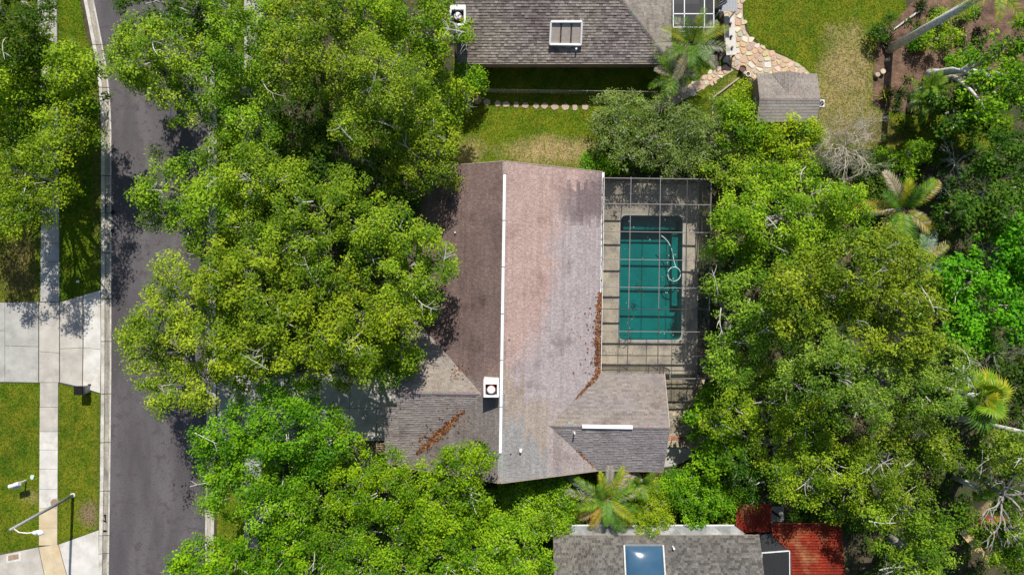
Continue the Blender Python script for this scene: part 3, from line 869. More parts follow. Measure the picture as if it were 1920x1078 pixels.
def clump(r):
    cpt = P(1198, 540, -0.05); return cpt + Vector((r.gauss(0, 0.16), r.gauss(0, 0.2), 0.005))
leaf_pile('floating_leaves', 'dark clump of wet leaves floating near the middle of the pool', clump, 60, seed=22, cols=((0.02, 0.025, 0.015), (0.04, 0.04, 0.03)), size=0.06)
leaf_pile('deck_leaves', 'dry leaves scattered over the pool deck', lambda r: (lambda p: p if not inside(p.x, p.y, cop_out) else None)(P(r.uniform(1128, 1308), r.uniform(346, 700), 0.08)), 260, seed=23, cols=((0.22, 0.14, 0.07), (0.3, 0.2, 0.1), (0.1, 0.07, 0.04)), size=0.05)

CZ = 2.95
cage = thing('pool_cage', 'flat roofed screen cage of grey aluminium beams over the teal pool', 'screen cage', P(1310, 520))
def cp_(px, py, z=CZ): return P(px, py, z)
gx = [1131, 1183, 1238, 1288, 1333]
gy = [334, 382, 434, 486, 538, 579, 621, 666, 694]
def gpt(i, j, z=CZ):
    skew = (gy[j] - 334) / 360.0
    return cp_(gx[i] - [4, 7, 5, 4, 5][i] * skew, gy[j] + [0, -1.5, -1.5, 0.5, 2.5][i] * (1 if j < 5 else 0.5), z)
def beam(a, b, w, h, mat): return MB().bar(a, b, w, h).build('beam', M[mat], cage)
for j in range(len(gy)):
    beam(gpt(0, j), gpt(4, j), 0.05, 0.13, 'alu_grey' if j in (0, 1, 2, 3, 4, 6) else 'alu')
for i in range(1, 5):
    for (j0, j1) in ((0, 2), (2, 5), (5, 8)):
        a, b = gpt(i, j0) + Vector((0, 0, 0.03)), gpt(i, j1) + Vector((0, 0, 0.03))
        beam(a, b, 0.042, 0.09, 'alu_grey' if (i in (1, 2, 4) and j0 < 5) else 'alu')
beam(gpt(0, 0), gpt(0, 8), 0.05, 0.1, 'alu')
# taller south east corner bay
e0, e1, e2, e3 = cp_(1256, 694), cp_(1256, 710), cp_(1329, 709), gpt(4, 8)
beam(e0, e1, 0.06, 0.1, 'alu_grey'); beam(e1, e2, 0.06, 0.1, 'alu_grey'); beam(e2, e3, 0.06, 0.1, 'alu_grey')
def post(p):
    MB().bar((p.x, p.y, 0.0), (p.x, p.y, CZ - 0.05), 0.06).build('post', M['alu'], cage)
for j in range(len(gy)): post(gpt(4, j))
for i in range(0, 4): post(gpt(i, 0))
for i in range(0, 3): post(gpt(i, 8))
for p in (e0, e1, e2): post(p)
for (a, b) in [(gpt(4, j), gpt(4, j + 1)) for j in range(8)] + [(gpt(i, 0), gpt(i + 1, 0)) for i in range(4)] + [(gpt(0, 8), gpt(1, 8)), (gpt(1, 8), gpt(2, 8)), (gpt(2, 8), e0), (e0, e1), (e1, e2), (e2, e3)]:
    MB().bar((a.x, a.y, 0.95), (b.x, b.y, 0.95), 0.05).build('chair_rail', M['alu'], cage)
    d = (b - a); nrm = Vector((-d.y, d.x, 0)).normalized() * 0.008
    MB().poly([(a.x, a.y, 0.1), (b.x, b.y, 0.1), (b.x, b.y, CZ - 0.08), (a.x, a.y, CZ - 0.08)]).build('screen_pane', M['screen_wall'], cage)
for i in range(4):
    for j in range(8):
        q = [gpt(i, j), gpt(i, j + 1), gpt(i + 1, j + 1), gpt(i + 1, j)]
        c = sum(q, Vector()) / 4
        q = [p + (c - p).normalized() * 0.05 + Vector((0, 0, 0.01)) for p in q]
        MB().poly(q).build('screen_pane', M['screen'], cage)
# dark planting strip and soil outside the east screen stays ground; side gate of pavers by the wing
pv = bpy.data.objects.new('paver_patio', None); COL.objects.link(pv); WO[pv.name] = Vector((0, 0, 0)); struct(pv)
MB().poly([P(1322, 712, 0.02), P(1244, 712, 0.02), P(1244, 842, 0.02), P(1322, 842, 0.02)]).build('sand_bed', M['mortar'], pv)
pal = [(0.30, 0.26, 0.19), (0.24, 0.21, 0.16), (0.35, 0.31, 0.23), (0.20, 0.18, 0.14), (0.27, 0.25, 0.17)]
red = [(0.30, 0.11, 0.07), (0.25, 0.10, 0.07), (0.34, 0.15, 0.10)]
bw = 6.2
def paver(px0, px1, py0, py1, col):
    a, b = P(px0 + 0.25, py1 - 0.25), P(px1 - 0.25, py0 + 0.25)
    z = 0.06 + rng.uniform(-0.006, 0.008)
    m = MB(); t = 0.012
    bq = [(a.x, a.y), (b.x, a.y), (b.x, b.y), (a.x, b.y)]; tq = [(a.x + t, a.y + t), (b.x - t, a.y + t), (b.x - t, b.y - t), (a.x + t, b.y - t)]
    k = rng.uniform(0.8, 1.2); col = tuple(x * k for x in col)
    m.loft([(*p, 0.01) for p in bq], [(*p, z) for p in tq], col)
    m.build('paver', M['brick'], pv)
xx = 1248.0; ci = 0
while xx < 1304:
    yy = 714.0 - (ci % 2) * 3.2
    while yy < 816:
        hgt = rng.uniform(5.5, 9.0)
        paver(xx, xx + bw, max(713, yy), min(yy + hgt, 817), rng.choice(pal)); yy += hgt
    xx += bw; ci += 1
yy = 714
while yy < 815: paver(1304.5, 1309, yy, yy + 9, rng.choice(red)); yy += 9
xx = 1250
while xx < 1302: paver(xx, xx + 8, 818, 825, rng.choice(red)); paver(xx, xx + 8, 826, 835, rng.choice(pal)); xx += 8
pad = struct(MB().poly([P(1300, 838, 0.03), P(1240, 838, 0.03), P(1240, 878, 0.03), P(1262, 876, 0.03), P(1300, 858, 0.03)]).build('concrete_pad', M['joint']))
slab(pad, [(1242, 839), (1298, 839), (1298, 857), (1268, 872), (1242, 876)], M['conc_grey'])

# ------------------------------------------------------------------ neighbour house to the north
Z0 = 2.45
nh = thing('house', 'house with dark grey brown shingles and a three pane skylight across the lawn', 'house', P(1050, 40))
ex0, ex1, ey = P(857, 117, Z0).x, P(1250, 117, Z0).x + 0.25, P(900, 117.5, Z0).y
sl = 0.42
rise = 5.6
zr = Z0 + sl * rise
hipx = ex1 + 0.05
S = [Vector((ex0, ey, Z0)), Vector((hipx, ey, Z0)), Vector((hipx - rise, ey + rise, zr)), Vector((ex0, ey + rise, zr))]
E = [Vector((hipx, ey, Z0)), Vector((hipx, ey + 2 * rise, Z0)), Vector((hipx - rise, ey + rise, zr))]
Nn = [Vector((ex0, ey + rise, zr)), Vector((hipx - rise, ey + rise, zr)), Vector((hipx, ey + 2 * rise, Z0)), Vector((ex0, ey + 2 * rise, Z0))]
rf = MB()
for q in (S, E, Nn): deck_slab(rf, q)
nroof = rf.build('roof', M['fascia_tan'], nh)
sh = MB()
nc = c_flat((0.185, 0.155, 0.145), 0.38, (0.225, 0.195, 0.165), 0.35)
shingles(sh, S, (1, 0, 0), nc, course=0.175, tab=0.25, lift=0.034, seed=31)
shingles(sh, E, (0, 1, 0), c_flat((0.225, 0.20, 0.17), 0.2), course=0.2, tab=0.3, lift=0.035, seed=32)
shingles(sh, Nn, (1, 0, 0), nc, course=0.2, tab=0.3, seed=33)
sh.build('shingle', M['shingle'], nroof, kind='stuff')
cap = MB(); capline(S[1], S[2], 0.1, 0.1, None, 0.05, (0.2, 0.17, 0.155)); cap.build('ridge_cap', M['shingle'], nroof, kind='stuff')
m = MB(); m.box(ex0 + 0.4, hipx - 0.45, ey + 0.45, ey + 2 * rise - 0.45, 0, Z0 - 0.1); m.build('wall', M['wall_brown'], nh)
m = MB(); m.bar((ex0, ey - 0.05, Z0 - 0.07), (hipx, ey - 0.05, Z0 - 0.07), 0.09, 0.12); m.build('gutter', M['fascia_tan'], nh)
for k in range(3):
    xw = ex0 + 3 + k * 4; f = MB(); f.box(xw, xw + 1.2, ey + 0.4, ey + 0.45, 0.9, 2.1); fo = f.build('window', M['white_metal'], nh)
    g = MB(); g.box(xw + 0.07, xw + 1.13, ey + 0.385, ey + 0.4, 0.97, 2.03); g.build('pane', M['glass'], fo)
def roof_pt(px, py, lift, z0=Z0, y0=ey, s=sl, sgn=1):
    z = z0 + 0.5
    for _ in range(12):
        p = P(px, py, z); z = z0 + s * (p.y - y0) * sgn + lift
    return P(px, py, z)
# skylight: frame of four bars, three panes, dark kerb
c4 = [roof_pt(1031, 84, 0.16), roof_pt(1089, 85, 0.16), roof_pt(1091, 42, 0.16), roof_pt(1033, 42, 0.16)]
fm = MB()
for i in range(4): fm.bar(c4[i], c4[(i + 1) % 4], 0.12, 0.22)
sk = fm.build('skylight', M['white_metal'], nroof)
M['sky_pane'] = mat_plain('diffusing_acrylic', (0.40, 0.34, 0.29), 0.25)
for k in range(3):
    a, b = c4[0].lerp(c4[1], k / 3 + 0.03), c4[0].lerp(c4[1], (k + 1) / 3 - 0.02)
    c, d = c4[3].lerp(c4[2], (k + 1) / 3 - 0.02), c4[3].lerp(c4[2], k / 3 + 0.03)
    dn = Vector((0, 0, -0.02)); i1, i2 = (d - a).normalized() * 0.08, (b - a).normalized() * 0.015
    MB().poly([a + i1 + dn, b + i1 + dn, c - i1 + dn, d - i1 + dn]).build('pane', M['sky_pane'], sk)
fm = MB()
for k in (1, 2): fm.bar(c4[0].lerp(c4[1], k / 3), c4[3].lerp(c4[2], k / 3), 0.05, 0.07)
fm.build('glazing_bar', M['dark'], sk)
pp = roof_pt(1080, 94, 0.05); MB().cyl((pp.x, pp.y), 0.06, pp.z - 0.2, pp.z + 0.25, 12).build('vent_pipe', M['white'], nroof)
c2 = P(858, 29, 5.6)
chimney(nh, c2.x, c2.y, 0.0, 5.6, 1.0, 1.3, M['white'])

# screened lanai on the house's east side
la = thing('screen_enclosure', 'dark screened porch with thin white beams beside the upper house', 'screen cage', P(1300, 20))
lx0, lx1, ly0, ly1 = hipx + 0.1, P(1338, 30, 2.6).x, P(1300, 52, 2.6).y, P(1300, 52, 2.6).y + 5
for a, b in (((lx0, ly0), (lx1, ly0)), ((lx1, ly0), (lx1, ly1)), ((lx0, ly0), (lx0, ly1)), ((lx0 + 0.75, ly0), (lx0 + 0.75, ly1)), ((lx0 + 2.1, ly0), (lx0 + 2.1, ly1)), ((lx0, ly0 + 0.9), (lx1, ly0 + 0.9)), ((lx0, ly0 + 2.9), (lx1, ly0 + 2.9))):
    MB().bar((*a, 2.6), (*b, 2.6), 0.06, 0.1).build('beam', M['white_metal'], la)
for p in ((lx0, ly0), (lx0 + 0.75, ly0), (lx0 + 2.1, ly0), (lx1, ly0), (lx1, ly0 + 2.5), (lx1, ly1)):
    MB().bar((*p, 0), (*p, 2.55), 0.07).build('post', M['white_metal'], la)
for a, b in ((lx0, lx0 + 0.75), (lx0 + 0.75, lx0 + 2.1), (lx0 + 2.1, lx1)):
    for c, d in ((ly0, ly0 + 0.9), (ly0 + 0.9, ly0 + 2.9), (ly0 + 2.9, ly1)):
        MB().poly([(a + 0.04, c + 0.04, 2.61), (b - 0.04, c + 0.04, 2.61), (b - 0.04, d - 0.04, 2.61), (a + 0.04, d - 0.04, 2.61)]).build('screen_pane', M['screen_dark'], la)
    MB().poly([(a, ly0, 0.05), (b, ly0, 0.05), (b, ly0, 2.5), (a, ly0, 2.5)]).build('screen_pane', M['screen_dark'], la)
MB().poly([(lx1, ly0, 0.05), (lx1, ly1, 0.05), (lx1, ly1, 2.5), (lx1, ly0, 2.5)]).build('screen_pane', M['screen_dark'], la)
MB().box(lx0 + 0.02, lx1, ly0, ly1, 0.0, 0.04).build('floor', M['dark'], la)
# slatted wooden fence strip and small pergola slats
fe = thing('wooden_fence', 'narrow brown wooden fence beside the dark screened porch', 'fence', P(1343, 75))
for k in range(9):
    a = P(1344 + 0.3 * k, 44 + k * 6.3, 0); MB().box(a.x - 0.03, a.x + 0.03, a.y - 0.2, a.y, 0, 1.6).build('plank', M['wood'], fe)
MB().bar(P(1344.6, 44, 0.5) + Vector((0.06, 0, 0)), P(1347, 98, 0.5) + Vector((0.06, 0, 0)), 0.05, 0.08).build('rail', M['wood'], fe)
pg = thing('pergola', 'small black slatted pergola between the porch and grey metal roof', 'pergola', P(1336, 8))
for k in range(5):
    a = P(1339 + k * 2.6, -4 + k * 3.2, 2.5); MB().bar(a, a + Vector((0.55, 0.35, 0)), 0.05, 0.1).build('slat', M['black'], pg)
for a in (P(1341, 18, 2.4), P(1352, 18, 2.4)): MB().bar((a.x, a.y, 0), (a.x, a.y, 2.45), 0.08).build('post', M['black'], pg)
MB().bar(P(1339, 18, 2.42), P(1354, 14, 2.42), 0.07).build('beam', M['black'], pg)

def corrugated(mb, poly, z_fn, dirv, wave=0.16, amp=0.02):
    """strips across a convex xy polygon; ribs run along dirv"""
    d = Vector((dirv[0], dirv[1])).normalized(); e = Vector((-d.y, d.x))
    ts = [p[0] * e.x + p[1] * e.y for p in poly]
    t, k = min(ts), 0
    while t < max(ts):
        t2 = t + wave / 4
        q = clip(clip(list(poly), e.x, e.y, -t), -e.x, -e.y, t2)
        if len(q) >= 3:
            ph = k % 4
            ha, hb = ((0, amp), (amp, amp), (amp, 0), (0, 0))[ph]
            pts = []
            for x, y in q:
                f = ((x * e.x + y * e.y) - t) / (wave / 4); pts.append((x, y, z_fn(x, y) + ha + (hb - ha) * f))
            mb.poly(pts if area2(q) > 0 else pts[::-1])
        t, k = t2, k + 1
cp2 = thing('carport_roof', 'grey ribbed metal canopy at the top edge above the stone patio', 'canopy', P(1362, 5))
m = MB(); zz = lambda x, y: 2.35
corrugated(m, [P(1347, -70, 2.35)[:2], P(1382, -70, 2.35)[:2], P(1383, 22, 2.35)[:2], P(1348, 22, 2.35)[:2]], zz, (0, 1), 0.22, 0.025); m.build('metal_sheet', M['grey'], cp2)
for q in ((1350, 20), (1380, 20), (1350, -60), (1380, -60)):
    a = P(*q, 2.3); MB().bar((a.x, a.y, 0), (a.x, a.y, 2.33), 0.08).build('post', M['white_metal'], cp2)

# ------------------------------------------------------------------ flagstone patio, path, stepping stones
def flagstones(parent, reg, spacing, seed, pal, extra=None):
    r = random.Random(seed)
    wp = [P(*q)[:2] for q in reg]
    x0, x1 = min(p[0] for p in wp) - 1, max(p[0] for p in wp) + 1; y0, y1 = min(p[1] for p in wp) - 1, max(p[1] for p in wp) + 1
    pts = []
    ny = int((y1 - y0) / spacing); nx = int((x1 - x0) / spacing)
    for a in range(nx):
        for b in range(ny):
            pts.append((x0 + (a + 0.5 + r.uniform(-0.42, 0.42)) * spacing, y0 + (b + 0.5 + r.uniform(-0.42, 0.42)) * spacing))
    for p in pts:
        if not inside(p[0], p[1], wp): continue
        c = [(p[0] - 1, p[1] - 1), (p[0] + 1, p[1] - 1), (p[0] + 1, p[1] + 1), (p[0] - 1, p[1] + 1)]
        for q in pts:
            dx, dy = q[0] - p[0], q[1] - p[1]
            if q is p or dx * dx + dy * dy > 4: continue
            mx, my = (p[0] + q[0]) / 2, (p[1] + q[1]) / 2
            c = clip(c, -dx, -dy, dx * mx + dy * my)
        if len(c) < 3: continue
        gx_, gy_ = sum(v[0] for v in c) / len(c), sum(v[1] for v in c) / len(c)
        rad = math.sqrt(abs(area2(c)) / math.pi)
        if rad < 0.1: continue
        f = 1 - 0.035 / rad; f2 = 1 - 0.065 / rad
        # knock the corners off
        cc = []
        for i in range(len(c)):
            a_, b_, d_ = Vector(c[i - 1]), Vector(c[i]), Vector(c[(i + 1) % len(c)])
            cc += [tuple(b_.lerp(a_, 0.16)), tuple(b_.lerp(d_, 0.16))]
        z = 0.055 + r.uniform(-0.01, 0.012)
        bq = [(gx_ + (v[0] - gx_) * f, gy_ + (v[1] - gy_) * f, 0.01) for v in cc]; tq = [(gx_ + (v[0] - gx_) * f2, gy_ + (v[1] - gy_) * f2, z) for v in cc]
        col = tuple(x * r.uniform(0.9, 1.12) for x in r.choice(pal))
        MB().loft(bq, tq, col).build('stone', M['stone'], parent, origin=(gx_, gy_, 0))
warm = [(0.48, 0.38, 0.28), (0.52, 0.43, 0.33), (0.44, 0.32, 0.22), (0.40, 0.35, 0.29), (0.50, 0.36, 0.20), (0.58, 0.51, 0.42), (0.42, 0.29, 0.21)]
PAT = [(1350, -60), (1391, -60), (1393, 30), (1398, 58), (1412, 78), (1436, 92), (1472, 107), (1506, 124), (1522, 142), (1528, 160), (1529, 200), (1500, 200), (1415, 150), (1385, 132), (1372, 126), (1352, 108), (1349, 60)]
pat = struct(MB().poly([P(*q, 0.014) for q in PAT[::-1]]).build('patio', M['mortar'])); flagstones(pat, PAT, 0.42, 4, warm)
PTH = [(1360, 121), (1376, 132), (1250, 207), (1222, 210), (1210, 200), (1240, 188)]
pth = struct(MB().poly([P(*q, 0.018) for q in PTH[::-1]]).build('garden_path', M['mortar'])); flagstones(pth, PTH, 0.36, 9, [(0.50, 0.36, 0.27), (0.55, 0.43, 0.33), (0.46, 0.33, 0.25), (0.58, 0.50, 0.42)])
ords = ['first', 'second', 'third', 'fourth', 'fifth', 'sixth', 'seventh', 'eighth', 'ninth', 'tenth', 'eleventh', 'twelfth']
sx = [(913, 192, 7, 6.5), (933, 195, 6, 6), (949, 196, 7.5, 5.5), (968, 197, 5.5, 6), (985, 198, 7, 5.5), (1005, 199, 6, 6), (1021, 199, 6.8, 6), (1040, 201, 7.5, 6), (1060, 201, 7.5, 6.5), (1078, 202, 5.5, 6.5), (1097, 201, 7, 6)]
for i, (px, py, a, b) in enumerate(sx):
    c = P(px, py); m = MB(); K = 14
    rr = [1 + 0.09 * math.sin(2 * k + i) + rng.uniform(-0.06, 0.06) for k in range(K)]
    bq = [(c.x + math.cos(2 * math.pi * k / K) * a * 0.037 * rr[k], c.y + math.sin(2 * math.pi * k / K) * b * 0.039 * rr[k], 0.0) for k in range(K)]
    tq = [(c.x + (x - c.x) * 0.93, c.y + (y - c.y) * 0.93, 0.06) for x, y, _ in bq]
    k = rng.uniform(0.88, 1.1)
    m.loft(bq, tq, (0.38 * k, 0.29 * k, 0.23 * k))
    tag(m.build('stepping_stone', M['stone'], origin=(c.x, c.y, 0)), 'round tan stepping stone in the lawn row, %s counted from the left' % ords[i], 'stepping stone', 'stepping stones across the north lawn')
c = P(895, 186); m = MB()
m.loft([(c.x + 0.33 * math.cos(k * .5236), c.y + 0.38 * math.sin(k * .5236), 0) for k in range(12)], [(c.x + 0.31 * math.cos(k * .5236), c.y + 0.36 * math.sin(k * .5236), 0.07) for k in range(12)], (0.33, 0.21, 0.16))
tag(m.build('stepping_stone', M['stone'], origin=(c.x, c.y, 0)), 'larger reddish brown round stone at the left end of the stepping stone row', 'stepping stone', 'stepping stones across the north lawn')
wf = thing('wire_fence', 'low wire fence with a thin pale top rail south of the upper house', 'fence', P(1060, 172))
MB().tube([P(905, 167.5, 0.9), P(1232, 172.5, 0.9)], 0.022, 6).build('top_rail', M['fascia_tan'], wf)
for k in range(11):
    a = P(905 + 32.7 * k, 167.5 + 0.5 * k, 0.9); MB().tube([(a.x, a.y, 0), (a.x, a.y, 0.93)], 0.025, 6).build('post', M['steel'], wf)
for z in (0.25, 0.5, 0.7): MB().tube([P(905, 167.5, 0.9) - Vector((0, 0, 0.9 - z)), P(1232, 172.5, 0.9) - Vector((0, 0, 0.9 - z))], 0.006, 4).build('wire', M['steel'], wf)

# long table on the patio with three small things on it
tb = thing('patio_table', 'long narrow white grey table standing on the flagstone patio', 'table', P(1369, 66))
tz = 0.95
t4 = [P(1358, 31, tz), P(1377, 30, tz), P(1381, 103, tz), P(1362, 104, tz)]
m = MB(); m.loft([p - Vector((0, 0, 0.07)) for p in t4], t4); m.build('table_top', M['conc_white'], tb)
cc4 = sum(t4, Vector()) / 4
for p in t4:
    q = p.lerp(cc4, 0.08); MB().bar((q.x, q.y, 0.0), (q.x, q.y, tz - 0.07), 0.09).build('leg', M['dark'], tb)
m = MB(); a, b = t4[0].lerp(t4[1], 0.5).lerp(cc4, 0.08), t4[3].lerp(t4[2], 0.5).lerp(cc4, 0.08); m.bar((a.x, a.y, 0.3), (b.x, b.y, 0.3), 0.06); m.build('stretcher', M['dark'], tb)
for (px, py, col, lab, cat) in ((1369, 46, 'terracotta', 'small red lantern at the upper end of the patio table', 'lantern'), (1370, 70, 'dark', 'small dark lantern in the middle of the patio table', 'lantern'), (1372, 90, 'wood', 'small brown lantern at the lower end of the patio table', 'lantern')):
    p = P(px, py, tz)
    L = thing('lantern', lab, cat, (p.x, p.y, tz), 'lanterns on the patio table')
    MB().cyl((p.x, p.y), 0.09, tz, tz + 0.03, 12).build('base', M[col], L)
    MB().cyl((p.x, p.y), 0.06, tz + 0.03, tz + 0.16, 10).build('glass_body', M['glass'], L)
    MB().cyl((p.x, p.y), 0.085, tz + 0.16, tz + 0.2, 12, r1=0.03).build('cap', M[col], L)

# ------------------------------------------------------------------ garden shed
SZ = 2.35
shed = thing('garden_shed', 'small garden shed with grey brown gable roof at the end of the flagstone patio', 'shed', P(1460, 185))
s_nw, s_ne, s_sw, s_se = P(1419, 139, SZ), P(1529, 140, SZ), P(1421, 229, SZ), P(1534, 229, SZ)
rz = 2.85
r_w, r_e = P(1423, 186, rz), P(1532, 185, rz)
r_w.x, r_e.x = s_nw.x, s_ne.x + 0.1
s_se.x = r_e.x; s_ne.x = r_e.x; s_sw.x = s_nw.x
NP, SP = [s_nw, s_ne, r_e, r_w], [s_sw, s_se, r_e, r_w]
s_ne.y = s_nw.y; s_se.y = s_sw.y; r_e.y = r_w.y
m = MB(); deck_slab(m, NP, 0.08); deck_slab(m, SP, 0.08)
gdx0, gdx1, gmx = P(1446, 140, SZ).x, P(1500, 140, SZ).x, P(1473, 140, SZ).x
so = m.build('roof', M['fascia_tan'], shed)
sh = MB()
shingles(sh, NP, (1, 0, 0), c_flat((0.25, 0.218, 0.19), 0.1), course=0.14, tab=0.3, lift=0.025, seed=41)
shingles(sh, SP, (1, 0, 0), c_flat((0.265, 0.238, 0.215), 0.1), course=0.2, tab=1.4, lift=0.012, seed=42)
# small front gable on the north slope
gz = SZ + 0.38
apex_in = Vector((gmx, s_nw.y - 0.38 * (s_nw.y - r_w.y) / (rz - SZ), gz)); apex_out = Vector((gmx, s_nw.y + 0.05, gz))
for xx_ in (gdx0, gdx1):
    tri = [Vector((xx_, s_nw.y + 0.05, SZ + 0.02)), apex_out + Vector((0, 0, 0.03)), apex_in + Vector((0, 0, 0.03))]
    shingles(sh, tri if xx_ < gmx else tri[::-1], (0, 1, 0), c_flat((0.225, 0.197, 0.173), 0.1), course=0.14, tab=0.3, lift=0.02, seed=43)
sh.build('shingle', M['shingle'], so, kind='stuff')
m = MB(); m.poly([Vector((gdx0, s_nw.y + 0.04, SZ)), Vector((gdx1, s_nw.y + 0.04, SZ)), apex_out][::-1]); m.build('gable', M['wall_brown'], shed)
m = MB(); m.box(s_nw.x + 0.15, s_ne.x - 0.15, s_sw.y + 0.2, s_nw.y - 0.15, 0, SZ - 0.1)
for xx_ in (s_nw.x + 0.16, s_ne.x - 0.16): m.poly([(xx_, s_sw.y + 0.2, SZ - 0.1), (xx_, s_nw.y - 0.15, SZ - 0.1), (xx_, r_w.y, rz - 0.12)])
m.build('wall', M['wall_brown'], shed)
dm = MB(); dm.box(gmx - 0.5, gmx + 0.5, s_nw.y - 0.15, s_nw.y - 0.1, 0, 2.0); do = dm.build('door', M['white_metal'], shed)
MB().box(gmx + 0.36, gmx + 0.42, s_nw.y - 0.1, s_nw.y - 0.05, 0.95, 1.1).build('handle', M['dark'], do)
wm = MB(); wm.box(s_nw.x + 0.10, s_nw.x + 0.145, r_w.y - 0.4, r_w.y + 0.4, 1.0, 1.8); wo = wm.build('window', M['white_metal'], shed)
wm = MB(); wm.box(s_nw.x + 0.08, s_nw.x + 0.1, r_w.y - 0.33, r_w.y + 0.33, 1.07, 1.73); wm.build('pane', M['glass'], wo)
def ac_unit(px, py, label, w=0.55, d=0.6, h=0.8, z=0.0):
    p = P(px, py, h); a = thing('air_conditioner', label, 'air conditioner', (p.x, p.y, z))
    MB().box(p.x - w / 2, p.x + w / 2, p.y - d / 2, p.y + d / 2, z, z + h).build('casing', M['white_metal'], a)
    MB().cyl((p.x, p.y), min(w, d) * 0.4, z + h, z + h + 0.03, 20).build('grille', M['black'], a)
    m = MB()
    for k in range(3): m.bar((p.x + 0.03 * math.cos(k * 2.1), p.y + 0.03 * math.sin(k * 2.1), z + h + 0.045), (p.x + 0.2 * math.cos(k * 2.1), p.y + 0.2 * math.sin(k * 2.1), z + h + 0.045), 0.05, 0.015)
    m.build('fan_blade', M['grey'], a)
ac_unit(1540, 194, 'small white air conditioner unit by the east wall of the garden shed', 0.45, 0.5, 0.9)
def pot(px, py, label, mat, r=0.22, h=0.4):
    p = P(px, py, h); a = thing('plant_pot', label, 'pot', (p.x, p.y, 0))
    m = MB(); K = 16
    prof = [(r * 0.7, 0), (r, h * 0.92), (r * 1.12, h * 0.92), (r * 1.12, h), (r * 0.92, h), (r * 0.88, h * 0.85)]
    for (ra, za), (rb, zb) in zip(prof, prof[1:]):
        for k in range(K):
            t0, t1 = 2 * math.pi * k / K, 2 * math.pi * (k + 1) / K
            m.poly([(p.x + ra * math.cos(t0), p.y + ra * math.sin(t0), za), (p.x + ra * math.cos(t1), p.y + ra * math.sin(t1), za), (p.x + rb * math.cos(t1), p.y + rb * math.sin(t1), zb), (p.x + rb * math.cos(t0), p.y + rb * math.sin(t0), zb)])
    m.build('pot_body', M[mat], a)
    MB().cyl((p.x, p.y), r * 0.89, h * 0.7, h * 0.86, 16).build('soil', M['mulch'], a)
pot(1403, 139, 'small white pot beside the garden shed corner', 'white', 0.16, 0.4)
pot(1348, 107, 'round dark pot at the corner where path meets patio', 'dark', 0.2, 0.4)
pot(1393, 129, 'round dark pot at the patio edge near the garden shed', 'dark', 0.22, 0.45)
pot(1733, 90, 'red terracotta pot in the mulch bed', 'terracotta', 0.2, 0.35)
# low timber edging by the shed bed
eg = thing('bed_edging', 'low pale timber edging of the planting bed west of the shed', 'edging', P(1360, 165))
MB().bar(P(1385, 147, 0.08), P(1336, 184, 0.08), 0.1, 0.14).build('timber', M['fascia_tan'], eg)
MB().bar(P(1336, 185.5, 0.08), P(1336, 215, 0.08), 0.1, 0.14).build('timber', M['fascia_tan'], eg)

# ------------------------------------------------------------------ neighbour house to the south
SHZ = 2.9
so_h = thing('house', 'house with grey shingles and a blue domed skylight at the bottom edge', 'house', P(1230, 1060))
ax0, ax1, ay = P(1037, 1003, SHZ).x, P(1424, 1003, SHZ).x, P(1200, 1003, SHZ).y
run = 5.5
Sn = [Vector((ax0, ay, SHZ)), Vector((ax1, ay, SHZ)), Vector((ax1, ay - run, SHZ + 0.36 * run)), Vector((ax0, ay - run, SHZ + 0.36 * run))]
Ss = [Vector((ax0, ay - run, SHZ + 0.36 * run)), Vector((ax1, ay - run, SHZ + 0.36 * run)), Vector((ax1, ay - 2 * run, SHZ)), Vector((ax0, ay - 2 * run, SHZ))]
m = MB(); deck_slab(m, Sn); deck_slab(m, Ss); sro = m.build('roof', M['fascia_tan'], so_h)
sh = MB()
cg = c_flat((0.105, 0.101, 0.093), 0.4, (0.14, 0.13, 0.112), 0.4)
shingles(sh, Sn, (1, 0, 0), cg, course=0.155, tab=0.21, lift=0.03, seed=51); shingles(sh, Ss, (1, 0, 0), cg, course=0.19, tab=0.27, seed=52)
sh.build('shingle', M['shingle'], sro, kind='stuff')
m = MB(); m.box(ax0 + 0.4, ax1 - 0.4, ay - 2 * run + 0.4, ay - 0.5, 0, SHZ - 0.1)
for xx_ in (ax0 + 0.41, ax1 - 0.41): m.poly([(xx_, ay - 2 * run + 0.4, SHZ - 0.1), (xx_, ay - 0.5, SHZ - 0.1), (xx_, ay - run, SHZ + 0.36 * run - 0.2)])
m.build('wall', M['wall'], so_h)
for k in range(3):
    xw = ax0 + 2 + k * 4.2; f = MB(); f.box(xw, xw + 1.3, ay - 0.5, ay - 0.45, 0.9, 2.1); fo = f.build('window', M['white_metal'], so_h)
    g = MB(); g.box(xw + 0.07, xw + 1.23, ay - 0.45, ay - 0.435, 0.97, 2.03); g.build('pane', M['glass'], fo)
def rp_s(px, py, lift): return roof_pt(px, py, lift, SHZ, ay, 0.36, -1)
d4 = [rp_s(1170, 1021, 0.15), rp_s(1243, 1021, 0.15), rp_s(1249, 1110, 0.15), rp_s(1174, 1110, 0.15)]
m = MB()
for i in range(4): m.bar(d4[i], d4[(i + 1) % 4], 0.1, 0.2)
dome = m.build('skylight', M['steel'], sro)
NX, NY = 16, 16
m = MB(); gridp = []
for j in range(NY + 1):
    row = []
    for i in range(NX + 1):
        a, b = i / NX, j / NY
        p = d4[0].lerp(d4[1], a).lerp(d4[3].lerp(d4[2], a), b)
        bul = min(1, (4 * a * (1 - a)) ** 0.5) * min(1, (4 * b * (1 - b)) ** 0.5)
        row.append(p + Vector((0, 0, 0.42 * bul)))
    gridp.append(row)
nb = len(m.v); m.v = [tuple(p) for r0 in gridp for p in r0]
m.f = [(j * (NX + 1) + i, (j + 1) * (NX + 1) + i, (j + 1) * (NX + 1) + i + 1, j * (NX + 1) + i + 1) for j in range(NY) for i in range(NX)]
